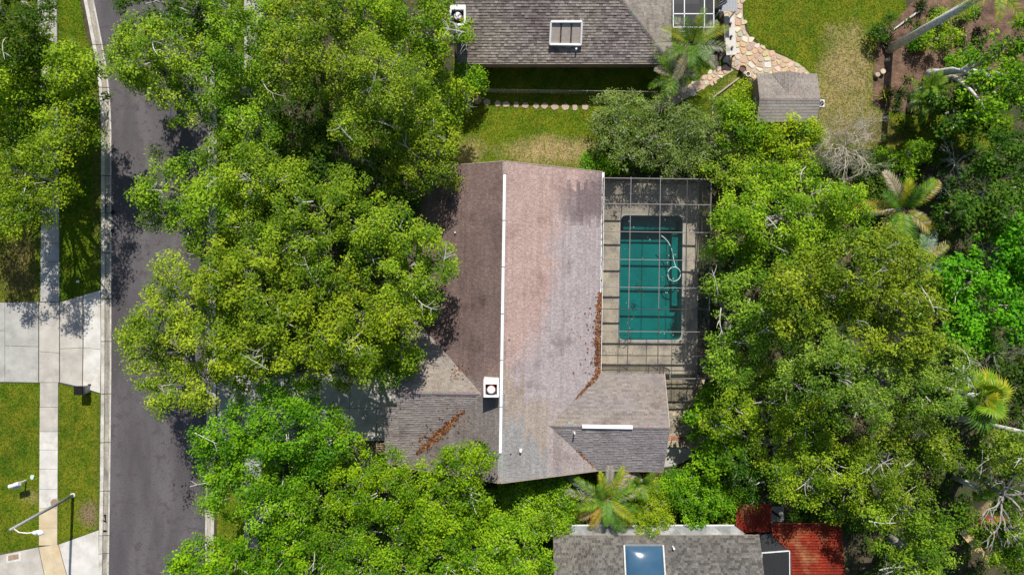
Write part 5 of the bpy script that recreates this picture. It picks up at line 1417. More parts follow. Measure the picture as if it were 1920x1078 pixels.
FG, NG, WG = 'trees across the road', 'oaks between road and house', 'trees of the wood on the right'
T = [
 # far side of the road
 ('oak_tree', 'dark olive tree in the top left corner', 'dark', 6.5, FG, [(85, 55, 26), (15, 40, 55), (50, 75, 40), (70, 30, 38), (-40, 60, 60), (20, 95, 30)]),
 ('oak_tree', 'dense green tree left of the kerb bend', 'oak', 6.0, FG, [(80, 130, 55), (140, 130, 45), (30, 150, 55), (160, 175, 35), (110, 95, 35), (-30, 150, 60), (130, 215, 42), (30, 215, 40), (60, 90, 32), (92, 160, 34), (95, 205, 30)]),
 ('oak_tree', 'round green tree beside the straight pavement on the far side', 'oak', 6.0, FG, [(40, 330, 60), (95, 340, 42), (130, 250, 40), (50, 260, 48), (160, 235, 28), (20, 400, 45), (75, 400, 30), (120, 350, 26), (-30, 330, 70), (-25, 420, 50), (92, 290, 32), (105, 385, 20)]),
 # oaks along the near verge and front garden, from the top
 ('oak_tree', 'bright yellow green oak reaching over the road near the top', 'yellow', 8.0, NG, [(285, 105, 62), (240, 130, 40), (325, 80, 45), (300, 165, 48), (335, 205, 34), (262, 70, 34), (225, 105, 24), (345, 140, 30)]),
 ('oak_tree', 'shaded dark oak at the top edge above the road', 'dark', 6.2, NG, [(305, 18, 40), (360, 20, 48), (400, 85, 45), (230, 0, 16), (380, -25, 45), (410, 35, 40)]),
 ('oak_tree', 'tall oak with yellowish crown right of the road bend', 'oak', 8.2, NG, [(450, 95, 62), (405, 145, 45), (470, 160, 45), (430, 210, 50), (465, 250, 45), (500, 55, 55), (395, 105, 34), (385, 190, 30), (500, 215, 38), (440, 20, 50)]),
 ('oak_tree', 'oak at the top edge with pale limbs showing', 'oak', 8.5, NG, [(560, 35, 60), (620, 20, 50), (600, 90, 55), (545, 110, 48), (650, 135, 40), (585, 155, 38), (520, 150, 34), (565, -25, 50)]),
 ('oak_tree', 'sunlit yellow green oak west of the stepping stones', 'yellow', 8.8, NG, [(720, 145, 62), (680, 190, 48), (760, 190, 48), (640, 205, 46), (720, 230, 46), (690, 110, 40), (770, 140, 36), (665, 245, 28), (790, 170, 28)]),
 ('oak_tree', 'top edge oak touching the upper house roof', 'oak', 7.5, NG, [(700, 35, 52), (770, 25, 45), (740, 80, 42), (825, 20, 36), (800, 70, 45), (856, 62, 26), (870, 76, 16), (790, 105, 30)]),
 ('oak_tree', 'shaded green tree left of the stepping stones', 'oak', 5.0, NG, [(830, 190, 50), (795, 225, 38), (850, 165, 28), (862, 215, 24), (815, 150, 30)]),
 ('oak_tree', 'oak over the north west corner of the large roof', 'oak', 6.8, NG, [(805, 295, 52), (770, 325, 40), (828, 322, 30), (765, 285, 38), (820, 250, 34), (790, 352, 24), (838, 290, 22)]),
 ('oak_tree', 'low shaded tree left of the house corner', 'dark', 4.0, NG, [(640, 335, 46), (700, 350, 46), (745, 375, 34), (590, 300, 40), (720, 310, 34), (560, 260, 46), (610, 240, 34)]),
 ('oak_tree', 'light green oak jutting over the road below its bend', 'oak', 7.5, NG, [(325, 365, 56), (295, 395, 34), (370, 325, 36), (385, 395, 46), (350, 428, 36), (315, 330, 30), (275, 370, 20), (310, 290, 18), (405, 350, 30)]),
 ('oak_tree', 'mid green oak behind the road overhang', 'oak', 7.6, NG, [(480, 325, 50), (455, 370, 46), (530, 345, 42), (420, 295, 38), (500, 285, 40), (560, 330, 30), (470, 405, 36)]),
 ('oak_tree', 'broad bright oak midway between road and chimney roof', 'oak', 8.8, NG, [(560, 440, 58), (500, 470, 54), (620, 470, 52), (620, 395, 50), (560, 385, 46), (680, 420, 46), (650, 350, 34), (460, 430, 40), (590, 510, 44)]),
 ('oak_tree', 'oak with branch tips over the brown west roof slope', 'oak', 7.8, NG, [(785, 470, 46), (740, 440, 44), (825, 485, 28), (700, 490, 50), (755, 530, 44), (795, 545, 28), (800, 435, 28), (720, 400, 34), (835, 510, 16), (805, 590, 12)]),
 ('oak_tree', 'wide oak leaning farthest across the road', 'yellow', 8.0, NG, [(340, 560, 58), (300, 600, 46), (262, 640, 32), (390, 610, 52), (345, 655, 50), (320, 720, 40), (290, 690, 36), (375, 725, 42), (330, 515, 36), (240, 632, 18), (310, 755, 20), (365, 755, 18)]),
 ('oak_tree', 'domed oak right of the widest road overhang', 'oak', 9.0, NG, [(470, 540, 62), (450, 615, 52), (520, 600, 52), (410, 530, 46), (500, 660, 46), (560, 555, 46), (395, 480, 36), (430, 480, 34), (430, 660, 36)]),
 ('oak_tree', 'oak overhanging the beige west wing roof', 'oak', 8.2, NG, [(620, 580, 54), (680, 590, 50), (735, 580, 42), (660, 640, 50), (715, 640, 36), (600, 645, 42), (788, 572, 20), (750, 608, 28), (640, 540, 36), (765, 555, 20)]),
 ('oak_tree', 'low oak screening the near driveway', 'oak', 6.0, NG, [(575, 695, 36), (640, 690, 34), (755, 660, 30), (725, 690, 26), (450, 690, 44), (400, 690, 30), (685, 690, 28), (500, 700, 30), (765, 680, 18)]),
 ('oak_tree', 'large bright green oak below the near driveway', 'bright', 7.8, NG, [(530, 800, 58), (470, 785, 40), (590, 785, 44), (420, 815, 44), (450, 870, 50), (530, 880, 50), (395, 850, 32), (600, 850, 44), (630, 825, 34), (550, 745, 36), (380, 820, 22), (500, 740, 20)]),
 ('oak_tree', 'oak in front of the garage corner', 'bright', 6.6, NG, [(655, 840, 36), (680, 885, 40), (735, 875, 28), (720, 925, 46), (610, 930, 48), (775, 885, 24), (770, 920, 30), (660, 930, 40), (650, 795, 18)]),
 ('oak_tree', 'oak beside the near kerb at lower left', 'bright', 7.0, NG, [(440, 935, 44), (415, 900, 26), (500, 950, 48), (555, 965, 44), (520, 920, 30), (400, 905, 16)]),
 ('oak_tree', 'oak crossing the bottom edge at the road', 'bright', 6.8, NG, [(370, 1050, 40), (430, 1045, 42), (340, 1062, 22), (485, 1050, 44), (540, 1035, 42), (430, 1095, 60), (520, 1090, 50)]),
 ('oak_tree', 'oak at the bottom edge left of centre', 'bright', 7.4, NG, [(640, 1005, 54), (715, 1000, 50), (600, 1060, 50), (690, 1065, 54), (760, 1065, 40), (560, 1010, 36), (650, 1110, 50)]),
 ('oak_tree', 'oak touching the south west gable of the large house', 'bright', 7.2, NG, [(820, 930, 50), (865, 875, 38), (890, 850, 22), (840, 985, 48), (775, 965, 42), (875, 935, 40), (910, 862, 18), (905, 980, 34), (840, 895, 30), (800, 985, 34)]),
 ('oak_tree', 'yellow tinged oak overlapping the lower house roof', 'lime', 6.8, NG, [(950, 1030, 52), (890, 1045, 46), (815, 1050, 48), (985, 990, 42), (1008, 1050, 34), (930, 990, 36), (870, 1090, 50), (960, 1085, 50)]),
 # north of the pool and round the shed
 ('small_tree', 'pale olive feathery tree north of the pool cage', 'olive', 2.3, None, [(1180, 225, 46), (1150, 262, 36), (1140, 200, 28), (1222, 272, 40), (1240, 222, 38), (1290, 240, 42), (1180, 298, 26), (1290, 292, 36), (1330, 258, 40), (1255, 305, 26), (1350, 215, 30), (1130, 230, 22)]),
 ('small_tree', 'dark leaved tree against the west side of the shed', 'bright', 3.4, None, [(1388, 222, 26), (1370, 250, 28), (1410, 250, 22), (1358, 205, 18)]),
 ('small_tree', 'yellow green tree south of the garden shed', 'lime', 3.2, None, [(1480, 262, 36), (1455, 290, 30), (1510, 252, 24), (1440, 262, 24), (1525, 240, 16), (1495, 300, 24)]),
 ('small_tree', 'olive green tree at the north east corner of the cage', 'yellow', 2.6, None, [(1400, 300, 36), (1370, 325, 34), (1340, 320, 24), (1430, 320, 30), (1360, 285, 28)]),
 # the wood on the right
 ('oak_tree', 'yellow green oak crown east of the pool', 'yellow', 6.0, WG, [(1460, 405, 60), (1400, 385, 44), (1540, 390, 52), (1500, 345, 42), (1425, 345, 36), (1385, 430, 42), (1450, 470, 50), (1530, 450, 50), (1590, 378, 36), (1600, 420, 34), (1365, 400, 26)]),
 ('oak_tree', 'oak crown overhanging the east screen of the cage', 'wood', 5.4, WG, [(1375, 505, 40), (1352, 540, 22), (1415, 555, 46), (1372, 580, 34), (1352, 640, 26), (1400, 640, 46), (1345, 675, 18), (1380, 700, 34), (1350, 470, 22), (1420, 600, 40)]),
 ('oak_tree', 'huge dull green oak in the middle of the right wood', 'wood', 9.0, WG, [(1600, 500, 62), (1665, 480, 52), (1560, 560, 52), (1650, 570, 58), (1720, 560, 50), (1700, 505, 40), (1740, 615, 46), (1500, 520, 44), (1490, 590, 44), (1600, 625, 52), (1690, 640, 52), (1470, 540, 30)]),
 ('oak_tree', 'grey limbed oak below the huge dull green one', 'wood', 8.6, WG, [(1560, 700, 58), (1650, 700, 52), (1490, 665, 42), (1480, 720, 46), (1710, 690, 46), (1765, 675, 46), (1620, 765, 52), (1540, 640, 34), (1730, 735, 40), (1792, 700, 26), (1785, 755, 18)]),
 ('oak_tree', 'oak crown south east of the pool with mossy grey twigs', 'oak', 5.4, WG, [(1440, 765, 52), (1380, 765, 40), (1345, 790, 26), (1400, 705, 42), (1520, 795, 52), (1450, 830, 46), (1550, 865, 50), (1505, 905, 42), (1590, 920, 36), (1570, 955, 24), (1460, 890, 36)]),
 ('broadleaf_tree', 'glossy dark green broadleaf tree beside the paver patio', 'bright', 3.2, WG, [(1322, 825, 28), (1340, 862, 32), (1362, 830, 30), (1308, 785, 22), (1345, 795, 24), (1320, 755, 24)]),
 ('oak_tree', 'shaded dark tree north of the small red roof', 'dark', 2.8, WG, [(1390, 885, 42), (1435, 905, 36), (1400, 925, 28), (1350, 905, 28), (1370, 860, 30)]),
 ('oak_tree', 'oak crown right of the large red roof, upper one', 'wood', 6.6, WG, [(1650, 855, 54), (1700, 805, 50), (1740, 865, 42), (1640, 920, 46), (1690, 940, 48), (1762, 838, 36), (1610, 860, 34)]),
 ('oak_tree', 'oak crown at the bottom edge right of the red roof', 'oak', 7.0, WG, [(1690, 1010, 46), (1725, 1060, 46), (1665, 1060, 32), (1745, 985, 34), (1640, 970, 22), (1760, 1030, 30), (1700, 1100, 50)]),
 ('oak_tree', 'oak crown at the right edge beside the bare grey limbs', 'wood', 7.0, WG, [(1855, 840, 32), (1895, 850, 34), (1838, 880, 22), (1905, 820, 26), (1930, 860, 40)]),
 ('oak_tree', 'oak crown over the tan tarp at lower right', 'oak', 6.0, WG, [(1870, 1015, 38), (1900, 985, 26), (1905, 1030, 34), (1840, 1000, 22), (1930, 1000, 40), (1800, 965, 22)]),
 ('broadleaf_tree', 'vivid green broadleaf tree at the right edge', 'vivid', 6.0, WG, [(1860, 480, 48), (1900, 450, 42), (1800, 545, 36), (1860, 570, 48), (1900, 605, 36), (1805, 610, 34), (1895, 530, 44), (1780, 505, 22), (1835, 640, 26), (1930, 480, 50), (1770, 560, 26), (1840, 525, 36)]),
 ('broadleaf_tree', 'deep shaded tree above the vivid green one', 'dark', 5.0, WG, [(1830, 360, 50), (1890, 330, 50), (1870, 285, 40), (1890, 390, 38), (1795, 400, 34), (1840, 410, 32), (1930, 350, 50)]),
 ('broadleaf_tree', 'green broadleaf tree with long curved trunk at upper right', 'bright', 5.8, WG, [(1862, 130, 42), (1900, 150, 36), (1832, 172, 28), (1890, 200, 36), (1885, 90, 32), (1925, 180, 40), (1850, 205, 24), (1905, 70, 30)]),
 ('broadleaf_tree', 'dark green tree at the right edge near the fan palm', 'dark', 5.0, WG, [(1890, 730, 38), (1915, 700, 30), (1925, 760, 34)]),
 ('broadleaf_tree', 'dark bushy tree left of the curved trunk crown', 'dark', 3.4, WG, [(1795, 205, 36), (1770, 180, 26), (1830, 225, 28), (1790, 240, 24)]),
]
for name, label, pal, z, grp, lobes in T:
    kw = {}
    base = base_of(lobes, z)
    if 'broadleaf' in name: kw = dict(leaf=0.22, per=90, aspect=0.66, bark='pale_bark')
    if pal == 'olive': kw = dict(leaf=0.15, per=85, crad=0.5, dens=10, twig=3, skip=0.14, aspect=0.4, low=0.1)
    if name == 'small_tree': kw.setdefault('trunk_r', 0.12)
    if name == 'small_tree': kw['jitter'] = 0.4
    if 'curved trunk' in label and name == 'broadleaf_tree' and 'left of' not in label: base = (1742, 140)
    kw['snags'] = 0 if name != 'oak_tree' else (6 if pal in ('wood', 'yellow') and grp == WG else 3 if pal != 'bright' else 2)
    tree(name, label, pal, z, base, lobes, group=grp, **kw)

# shrubs
SH = [
 ('lime green leafy shrub at the left end of the wire fence', 'bright', 2.0, [(880, 140, 26), (895, 155, 18), (868, 158, 18)], {}),
 ('dense green hedge shrub under the south gable', 'bright', 2.2, [(985, 935, 44), (1035, 945, 44), (1060, 905, 22), (945, 945, 32), (1045, 980, 30), (1000, 975, 26), (1015, 905, 24)], dict(leaf=0.14)),
 ('feathery lime green shrub beside the house palm', 'lime', 2.3, [(1222, 945, 34), (1212, 982, 26), (1192, 965, 20), (1232, 915, 26), (1205, 1000, 18), (1240, 970, 20)], dict(leaf=0.17, aspect=0.22)),
 ('leafy green shrub below the concrete pad', 'bright', 2.2, [(1285, 925, 36), (1325, 932, 34), (1262, 905, 24), (1305, 962, 24), (1350, 945, 24), (1290, 895, 20)], {}),
 ('bright green low shrub at the north east roof corner', 'bright', 1.2, [(1115, 302, 22), (1100, 308, 14), (1140, 312, 14)], dict(leaf=0.14)),
 ('small bright shrub north of the feather palm', 'bright', 1.8, [(1700, 290, 22), (1730, 280, 18), (1690, 320, 22), (1660, 300, 18)], {}),
 ('dark shrub west of the feather palm', 'dark', 1.6, [(1640, 330, 24), (1650, 370, 26), (1630, 360, 20), (1665, 345, 20)], {}),
 ('yellow green shrub beside the leaning palm trunk', 'lime', 1.0, [(1765, 40, 20), (1750, 75, 18), (1785, 70, 16)], {}),
 ('small green plant in the middle of the mulch bed', 'bright', 0.9, [(1735, 72, 14), (1720, 80, 10)], dict(leaf=0.14)),
 ('low green plant at the right of the mulch bed', 'bright', 1.0, [(1810, 110, 20), (1790, 120, 16), (1830, 130, 18), (1815, 25, 10)], {}),
 ('low plant between the shed and the timber edging', 'lime', 0.8, [(1395, 165, 14), (1380, 185, 16), (1400, 188, 12)], dict(leaf=0.14)),
 ('shaded green shrub along the awning left of the palm', 'dark', 1.5, [(1160, 990, 16), (1130, 992, 14), (1180, 985, 14)], {}),
 ('green shrub between the white awning and small red roof', 'bright', 1.5, [(1366, 968, 16), (1380, 930, 18), (1362, 985, 10)], {}),
 ('dark shrub north of the large red roof', 'dark', 1.4, [(1500, 972, 16), (1540, 968, 20), (1590, 970, 22)], {}),
 ('low green hedge at the left screen of the mulch bed corner', 'dark', 0.9, [(1650, 60, 16), (1665, 45, 12)], dict(leaf=0.14)),
]
for label, pal, z, lobes, kw in SH:
    k2 = dict(per=80, leaf=0.15, dens=13, crad=0.42, trunk_r=0.05, skip=0.05, twig=1, jitter=0.3, low=0.45); k2.update(kw)
    tree('shrub', label, pal, z, base_of(lobes, z), lobes, cat='shrub', **k2)

# undergrowth of the wood and under the street trees: one mass nobody could count
g = np.random.default_rng(77)
reg = [([(1330, 330), (1940, 250), (1940, 1100), (1600, 1100), (1590, 960), (1330, 900)], 1500, 0.9), ([(470, -40), (740, -40), (740, 680), (470, 680)], 620, 0.55), ([(470, 850), (900, 890), (1040, 900), (1030, 1090), (470, 1090)], 450, 0.6), ([(-100, 0), (70, 0), (70, 420), (-100, 420)], 160, 0.4), ([(1120, 205), (1420, 235), (1420, 330), (1140, 320)], 240, 0.7), ([(920, 905), (1370, 890), (1370, 975), (920, 990)], 320, 0.5), ([(1640, 205), (1940, 225), (1940, 330), (1640, 300)], 90, 0.5), ([(1690, 20), (1850, 20), (1850, 200), (1690, 200)], 45, 0.15)]
cs, rs = [], []
rr_ = random.Random(3)
for poly, n, zmx in reg:
    xs, ys2 = [p[0] for p in poly], [p[1] for p in poly]
    for _ in range(n):
        x, y = rr_.uniform(min(xs), max(xs)), rr_.uniform(min(ys2), max(ys2))
        if not inside(x, y, poly): continue
        p = P(x, y)
        u, v = HL(p.x, p.y)
        if (-7.7 < u < 10.9 and -10 < v < 10) or (1110 < x < 1345 and 335 < y < 850): continue
        if 400 < x < 760 and 690 < y < 835: continue
        p.z = 0.15 + rr_.random() * zmx; cs.append(tuple(p)); rs.append(rr_.uniform(0.25, 0.6))
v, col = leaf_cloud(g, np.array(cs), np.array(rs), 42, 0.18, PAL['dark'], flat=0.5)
v[:, 2] = np.maximum(v[:, 2], 0.015)
tag(link('undergrowth', np_mesh('undergrowth', v, col), M['leaf']), 'dark low undergrowth covering the ground beneath the trees', 'undergrowth', kind='stuff')
# dead leaves on the ground of the wood
def lit(r):
    poly, n, _ = reg[0 if r.random() < 0.7 else 1]
    x, y = r.uniform(min(q[0] for q in poly), max(q[0] for q in poly)), r.uniform(min(q[1] for q in poly), max(q[1] for q in poly))
    return P(x, y, 0.02)
leaf_pile('leaf_litter', 'brown dead leaves lying on the ground under the trees', lit, 9000, seed=61, cols=((0.16, 0.1, 0.05), (0.1, 0.06, 0.035), (0.24, 0.16, 0.08)), size=0.09)

# palms
def frond_mesh(mb, base, az, el, L, lw, r, cols, n=26, droop=0.9, vshape=0.35, stem_col=(0.2, 0.2, 0.06), leaf_w=0.045):
    pts = []; p = Vector(base); e = el; seg = L / 12
    for k in range(13):
        pts.append(p.copy())
        d = Vector((math.cos(az) * math.cos(e), math.sin(az) * math.cos(e), math.sin(e)))
        p = p + d * seg; e -= droop / 12 * (0.4 + k / 8)
    pts = [Vector((q.x, q.y, max(0.08, q.z))) for q in pts]
    mb.tube(pts, [0.035 - 0.0024 * k for k in range(13)], 5, col=stem_col)
    for k in range(n):
        t = 0.12 + 0.88 * k / (n - 1); f = t * 12; i = min(11, int(f)); q = pts[i].lerp(pts[i + 1], f - i)
        d = (pts[i + 1] - pts[i]).normalized(); sd = d.cross(Vector((0, 0, 1)))
        sd = sd.normalized() if sd.length > 1e-4 else Vector((-math.sin(az), math.cos(az), 0))
        up = sd.cross(d)
        ln = lw * (math.sin(math.pi * (0.12 + 0.85 * t)) ** 0.6) * r.uniform(0.85, 1.1)
        for s in (-1, 1):
            dv = (sd * s + d * (0.55 + 0.5 * t) + up * vshape * r.uniform(0.5, 1.3)).normalized()
            m1 = q + dv * ln * 0.5 - Vector((0, 0, 0.03)); m2 = q + dv * ln - Vector((0, 0, 0.18 * ln))
            w = d * leaf_w * 0.5
            c = cols(t, r)
            mb.poly([q - w * 0.6, m1 - w, m2, m1 + w, q + w * 0.6], c)
def palette(*cs):
    def f(t, r):
        c = r.choice(cs); k = r.uniform(0.75, 1.2); return tuple(x * k for x in c)
    return f
GRN, YGR, YEL, ORG, GRY, TAN, SIL, DKG = (0.10, 0.24, 0.014), (0.22, 0.35, 0.016), (0.43, 0.41, 0.025), (0.50, 0.31, 0.06), (0.44, 0.40, 0.35), (0.55, 0.42, 0.25), (0.30, 0.40, 0.30), (0.045, 0.12, 0.014)
def feather_palm(label, px, py, z, specs, base=None, trunk_r=0.16, lw=0.55, n=26, group=None, leaf_w=0.05, sc=1.0):
    """specs: (azimuth in photo degrees clockwise from right, elevation, length, colours)"""
    c = P(px, py, z); b = P(*base) if base else Vector((c.x, c.y, 0)); r = random.Random(hash_(label))
    t = thing('palm_tree', label, 'palm', (b.x, b.y, 0), group)
    m = MB(); m.tube([Vector(b), Vector(b).lerp(c, 0.5) + Vector((0.02, 0.03, 0)), c], [trunk_r * 1.25, trunk_r, trunk_r * 0.85], 10); m.build('trunk', M['palm_bark'], t, smooth=True)
    for az, el, L, cs in specs:
        m = MB(); frond_mesh(m, c, math.radians(-az), math.radians(el), L * sc, lw * (0.5 + 0.5 * sc), r, palette(*cs), n=n, leaf_w=leaf_w); m.build('frond', M['frond'], t)
    return t
def ringspec(n, L, cols, els=(10, 60), seed=1, dead=0.0):
    r = random.Random(seed)
    return [(k * 360 / n * 1.0 + r.uniform(-14, 14), r.uniform(*els), L * r.uniform(0.8, 1.1), (r.choice(((GRY, TAN), (GRY,))) if r.random() < dead else cols)) for k in range(n)]
feather_palm('feather palm with yellow and orange fronds in the right wood', 1692, 392, 5.6, [(183, 8, 2.9, (ORG, ORG, YEL)), (262, 50, 1.7, (YEL, YEL, YGR)), (238, 30, 2.3, (GRY, TAN)), (312, 35, 2.1, (YGR, GRN)), (325, 15, 2.6, (TAN, ORG, YGR)), (35, 10, 2.4, (ORG, YGR, TAN)), (28, -5, 2.5, (TAN, GRY)), (95, 25, 2.2, (GRN, YGR)), (75, 15, 2.3, (GRN, DKG)), (120, 20, 2.2, (GRN,)), (285, 65, 1.5, (DKG, GRN)), (210, 40, 1.6, (GRN, DKG))], n=38, lw=0.62, sc=1.22, leaf_w=0.06)
feather_palm('silvery feather palm just below the orange fronded one', 1722, 488, 5.2, [(300, 20, 1.8, (SIL,)), (330, 18, 2.0, (YGR, TAN)), (0, 10, 2.3, (GRN, DKG)), (15, 5, 2.2, (GRN, SIL)), (270, 35, 1.4, (SIL, GRN)), (60, 5, 1.8, (SIL, GRN)), (40, 0, 2.2, (GRN,))], n=30, lw=0.5, sc=1.2, leaf_w=0.06)
feather_palm('tall leaning palm with grey trunk rising over the mulch bed', 1866, -22, 10.2, ringspec(13, 2.2, (YGR, YEL, GRN), (0, 60), 3, 0.15), base=(1667, 94), trunk_r=0.24)
feather_palm('slim palm whose pale trunk leaves the right edge', 1975, 824, 8.4, ringspec(12, 2.0, (GRN, YGR), (5, 60), 4), base=(1772, 779), trunk_r=0.17)
feather_palm('shaggy green palm beside the upper house roof corner', 1298, 82, 3.4, [(270, 70, 1.5, (YGR, YEL)), (285, 45, 1.7, (YGR, GRN)), (340, 35, 1.9, (YGR, YEL)), (10, 20, 1.9, (GRY, GRN)), (45, 20, 1.8, (GRY,)), (80, 15, 1.9, (GRN, YGR)), (115, 10, 2.0, (GRY, TAN)), (150, 20, 1.9, (YGR, GRN)), (180, 20, 2.0, (GRY, YGR)), (200, 35, 1.8, (YEL, YGR)), (225, 40, 1.6, (GRY, GRN)), (240, 55, 1.4, (GRN, DKG)), (100, 40, 1.4, (GRN,)), (60, 45, 1.4, (DKG, GRN)), (320, 20, 1.7, (GRY, YGR))], lw=0.5, n=26, sc=1.35)
feather_palm('dense dark palm tucked under the shaggy one', 1292, 100, 2.4, ringspec(14, 1.9, (DKG, GRN, DKG), (5, 60), 16, 0.12), lw=0.55, n=26, leaf_w=0.06)
feather_palm('green palm just below the shaggy one at the path', 1262, 140, 2.4, ringspec(14, 1.9, (GRN, YGR, DKG), (5, 55), 6, 0.3), lw=0.5, n=22)
feather_palm('bushy pygmy palm at the mulch bed corner', 1735, 185, 2.0, ringspec(20, 1.75, (YGR, GRN, DKG), (15, 75), 7), lw=0.42, n=26)
feather_palm('pale pygmy palm above the bushy one', 1745, 160, 2.4, ringspec(10, 1.3, (GRN, YGR), (20, 70), 8), lw=0.35, n=20)
feather_palm('ragged palm with yellow and dead grey fronds against the south roof', 1138, 935, 3.0, [(215, 25, 2.1, (YGR, GRN)), (208, 10, 2.2, (GRY, SIL)), (275, 20, 2.0, (GRY,)), (255, 35, 1.6, (YGR, YEL)), (295, 25, 1.9, (YEL, YGR)), (305, 10, 2.3, (GRY, YEL)), (330, 30, 1.6, (GRN, YGR)), (20, 20, 1.7, (GRN, DKG)), (48, 5, 2.3, (YGR, YEL, ORG)), (60, 15, 2.0, (YGR, GRN)), (75, 5, 2.2, (GRY, YGR)), (120, 15, 1.8, (ORG, YEL)), (140, 5, 1.9, (ORG, TAN)), (165, 25, 1.6, (YGR, GRN)), (95, 40, 1.3, (GRN,)), (240, 50, 1.2, (YGR, GRN)), (190, 15, 2.2, (GRY, YGR)), (35, 30, 1.8, (YGR, YEL)), (105, 10, 2.0, (GRY,)), (320, 5, 2.1, (GRY, TAN)), (155, 10, 1.9, (YEL, YGR)), (70, 30, 1.7, (GRN, DKG)), (345, 20, 1.9, (YGR, GRY))], lw=0.45, n=28, leaf_w=0.07, sc=1.35)
feather_palm('thin green palm between the lime shrub and the south eave', 1205, 905, 2.6, ringspec(9, 1.3, (GRN, YGR), (20, 70), 12), lw=0.4, n=18)

def fan_palm(label, px, py, z, specs, base=None):
    c = P(px, py, z); b = Vector((c.x, c.y, 0)); r = random.Random(hash_(label))
    t = thing('palm_tree', label, 'palm', b)
    m = MB(); m.tube([b, c], [0.2, 0.16], 10); m.build('trunk', M['palm_bark'], t, smooth=True)
    for az, el, L, R, cs in specs:
        a, e = math.radians(-az), math.radians(el)
        d = Vector((math.cos(a) * math.cos(e), math.sin(a) * math.cos(e), math.sin(e))); sd = Vector((-math.sin(a), math.cos(a), 0)); up = d.cross(sd)
        if up.z < 0: up = -up
        hub = c + d * L; m = MB(); m.tube(bend(c, hub, 0.08, r, 4), 0.02, 5, col=(0.2, 0.22, 0.06))
        pf = palette(*cs)
        for k in range(23):
            th = (-1.9 + 3.8 * k / 22); dd = (d * math.cos(th) + sd * math.sin(th)).normalized(); w = 0.055
            side = dd.cross(up).normalized(); ln = R * (0.75 + 0.25 * math.cos(th)) * r.uniform(0.9, 1.08)
            m1 = hub + dd * ln * 0.55 + up * 0.04; tip = hub + dd * ln - Vector((0, 0, 0.22 * ln))
            m.poly([hub, m1 - side * w, tip, m1 + side * w], pf(0, r))
        m.build('frond', M['frond'], t)
r = random.Random(15)
fan_palm('fan palm with yellow green pleated leaves at right', 1830, 742, 6.6, [(a + r.uniform(-12, 12), r.uniform(-5, 70), r.uniform(0.5, 1.3), r.uniform(1.0, 1.4), cs) for a, cs in ((-60, (YEL, YGR)), (-25, (YEL, YGR)), (5, (YGR, YEL)), (35, (YGR,)), (70, (YGR, GRN)), (110, (GRN, YGR)), (150, (GRN, DKG)), (190, (GRN, YGR)), (230, (YGR, GRN)), (265, (YGR, GRN)), (20, (GRN, YGR)), (300, (YEL, YGR)), (-45, (YGR, YEL)), (-10, (YEL, YGR)), (50, (YGR,)), (330, (GRN, YGR)), (170, (DKG, GRN)), (90, (DKG, GRN)))])
fan_palm('small fan palm among the bare grey limbs', 1836, 915, 2.6, [(a, r.uniform(20, 60), 0.5, 0.6, (YGR, GRN)) for a in (0, 60, 120, 180, 240, 300)])

def rosette(label, px, py, n, L, cols, h=0.1, name='bromeliad', els=(15, 75), w=0.07):
    c = P(px, py, 0.0); r = random.Random(hash_(label)); t = thing(name, label, 'plant', c)
    for ring in range(3):
        m = MB()
        for k in range(n):
            a = r.uniform(0, 6.283); e = math.radians(r.uniform(*els)); ll = L * r.uniform(0.7, 1.1)
            d = Vector((math.cos(a) * math.cos(e), math.sin(a) * math.cos(e), math.sin(e))); s = Vector((-math.sin(a), math.cos(a), 0)) * w
            b = c + Vector((0, 0, h)) + Vector((r.gauss(0, 0.12), r.gauss(0, 0.12), 0)); m1 = b + d * ll * 0.5; tip = b + d * ll - Vector((0, 0, 0.15 * ll))
            tip.z = max(tip.z, 0.03)
            m.poly([b - s * 0.5, m1 - s * 0.5, tip, m1 + s * 0.5, b + s * 0.5], palette(*cols)(0, r))
        m.build('leaf_ring', M['frond'], t)
rosette('spiky yellow striped bromeliad at the mulch bed corner', 1657, 182, 28, 0.95, ((0.34, 0.30, 0.06), (0.10, 0.12, 0.02), (0.05, 0.06, 0.015)))
rosette('dark spiky bromeliad clump at the foot of the leaning palm', 1656, 80, 30, 0.9, ((0.05, 0.055, 0.02), (0.09, 0.06, 0.03), (0.03, 0.04, 0.015)))
rosette('small dark green spiky plant beside the striped bromeliad', 1682, 178, 20, 0.6, ((0.05, 0.08, 0.02), (0.03, 0.05, 0.015)))
rosette('low spiky green plant below the striped bromeliad', 1680, 200, 18, 0.5, ((0.08, 0.14, 0.02), (0.05, 0.09, 0.015)))
rosette('clump of reddish leaves by the east screen of the cage', 1352, 388, 16, 0.5, ((0.30, 0.04, 0.03), (0.12, 0.05, 0.02)))
rosette('dark leafy clump on the north edge of the mulch bed', 1722, 15, 24, 0.7, ((0.05, 0.08, 0.02), (0.09, 0.10, 0.03)))
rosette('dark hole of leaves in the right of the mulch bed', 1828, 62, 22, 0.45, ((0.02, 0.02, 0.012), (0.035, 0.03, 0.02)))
for px, py, rr2, lab in ((1646, 140, 0.19, 'cut log stump with grey end, the left of the pair'), (1656, 134, 0.21, 'cut log stump with yellow end, the right of the pair'), (1666, 112, 0.15, 'small reddish stump just above the pair of log stumps')):
    c = P(px, py, 0.3); s = thing('tree_stump', lab, 'stump', (c.x, c.y, 0), 'cut stumps in the mulch bed')
    MB().cyl((c.x, c.y), rr2, 0, 0.3, 12, r1=rr2 * 0.93).build('bark', M['bark'], s); MB().cyl((c.x, c.y), rr2 * 0.85, 0.3, 0.31, 12).build('cut_face', M['mortar'] if 'yellow' not in lab else M['conc_yellow'], s)
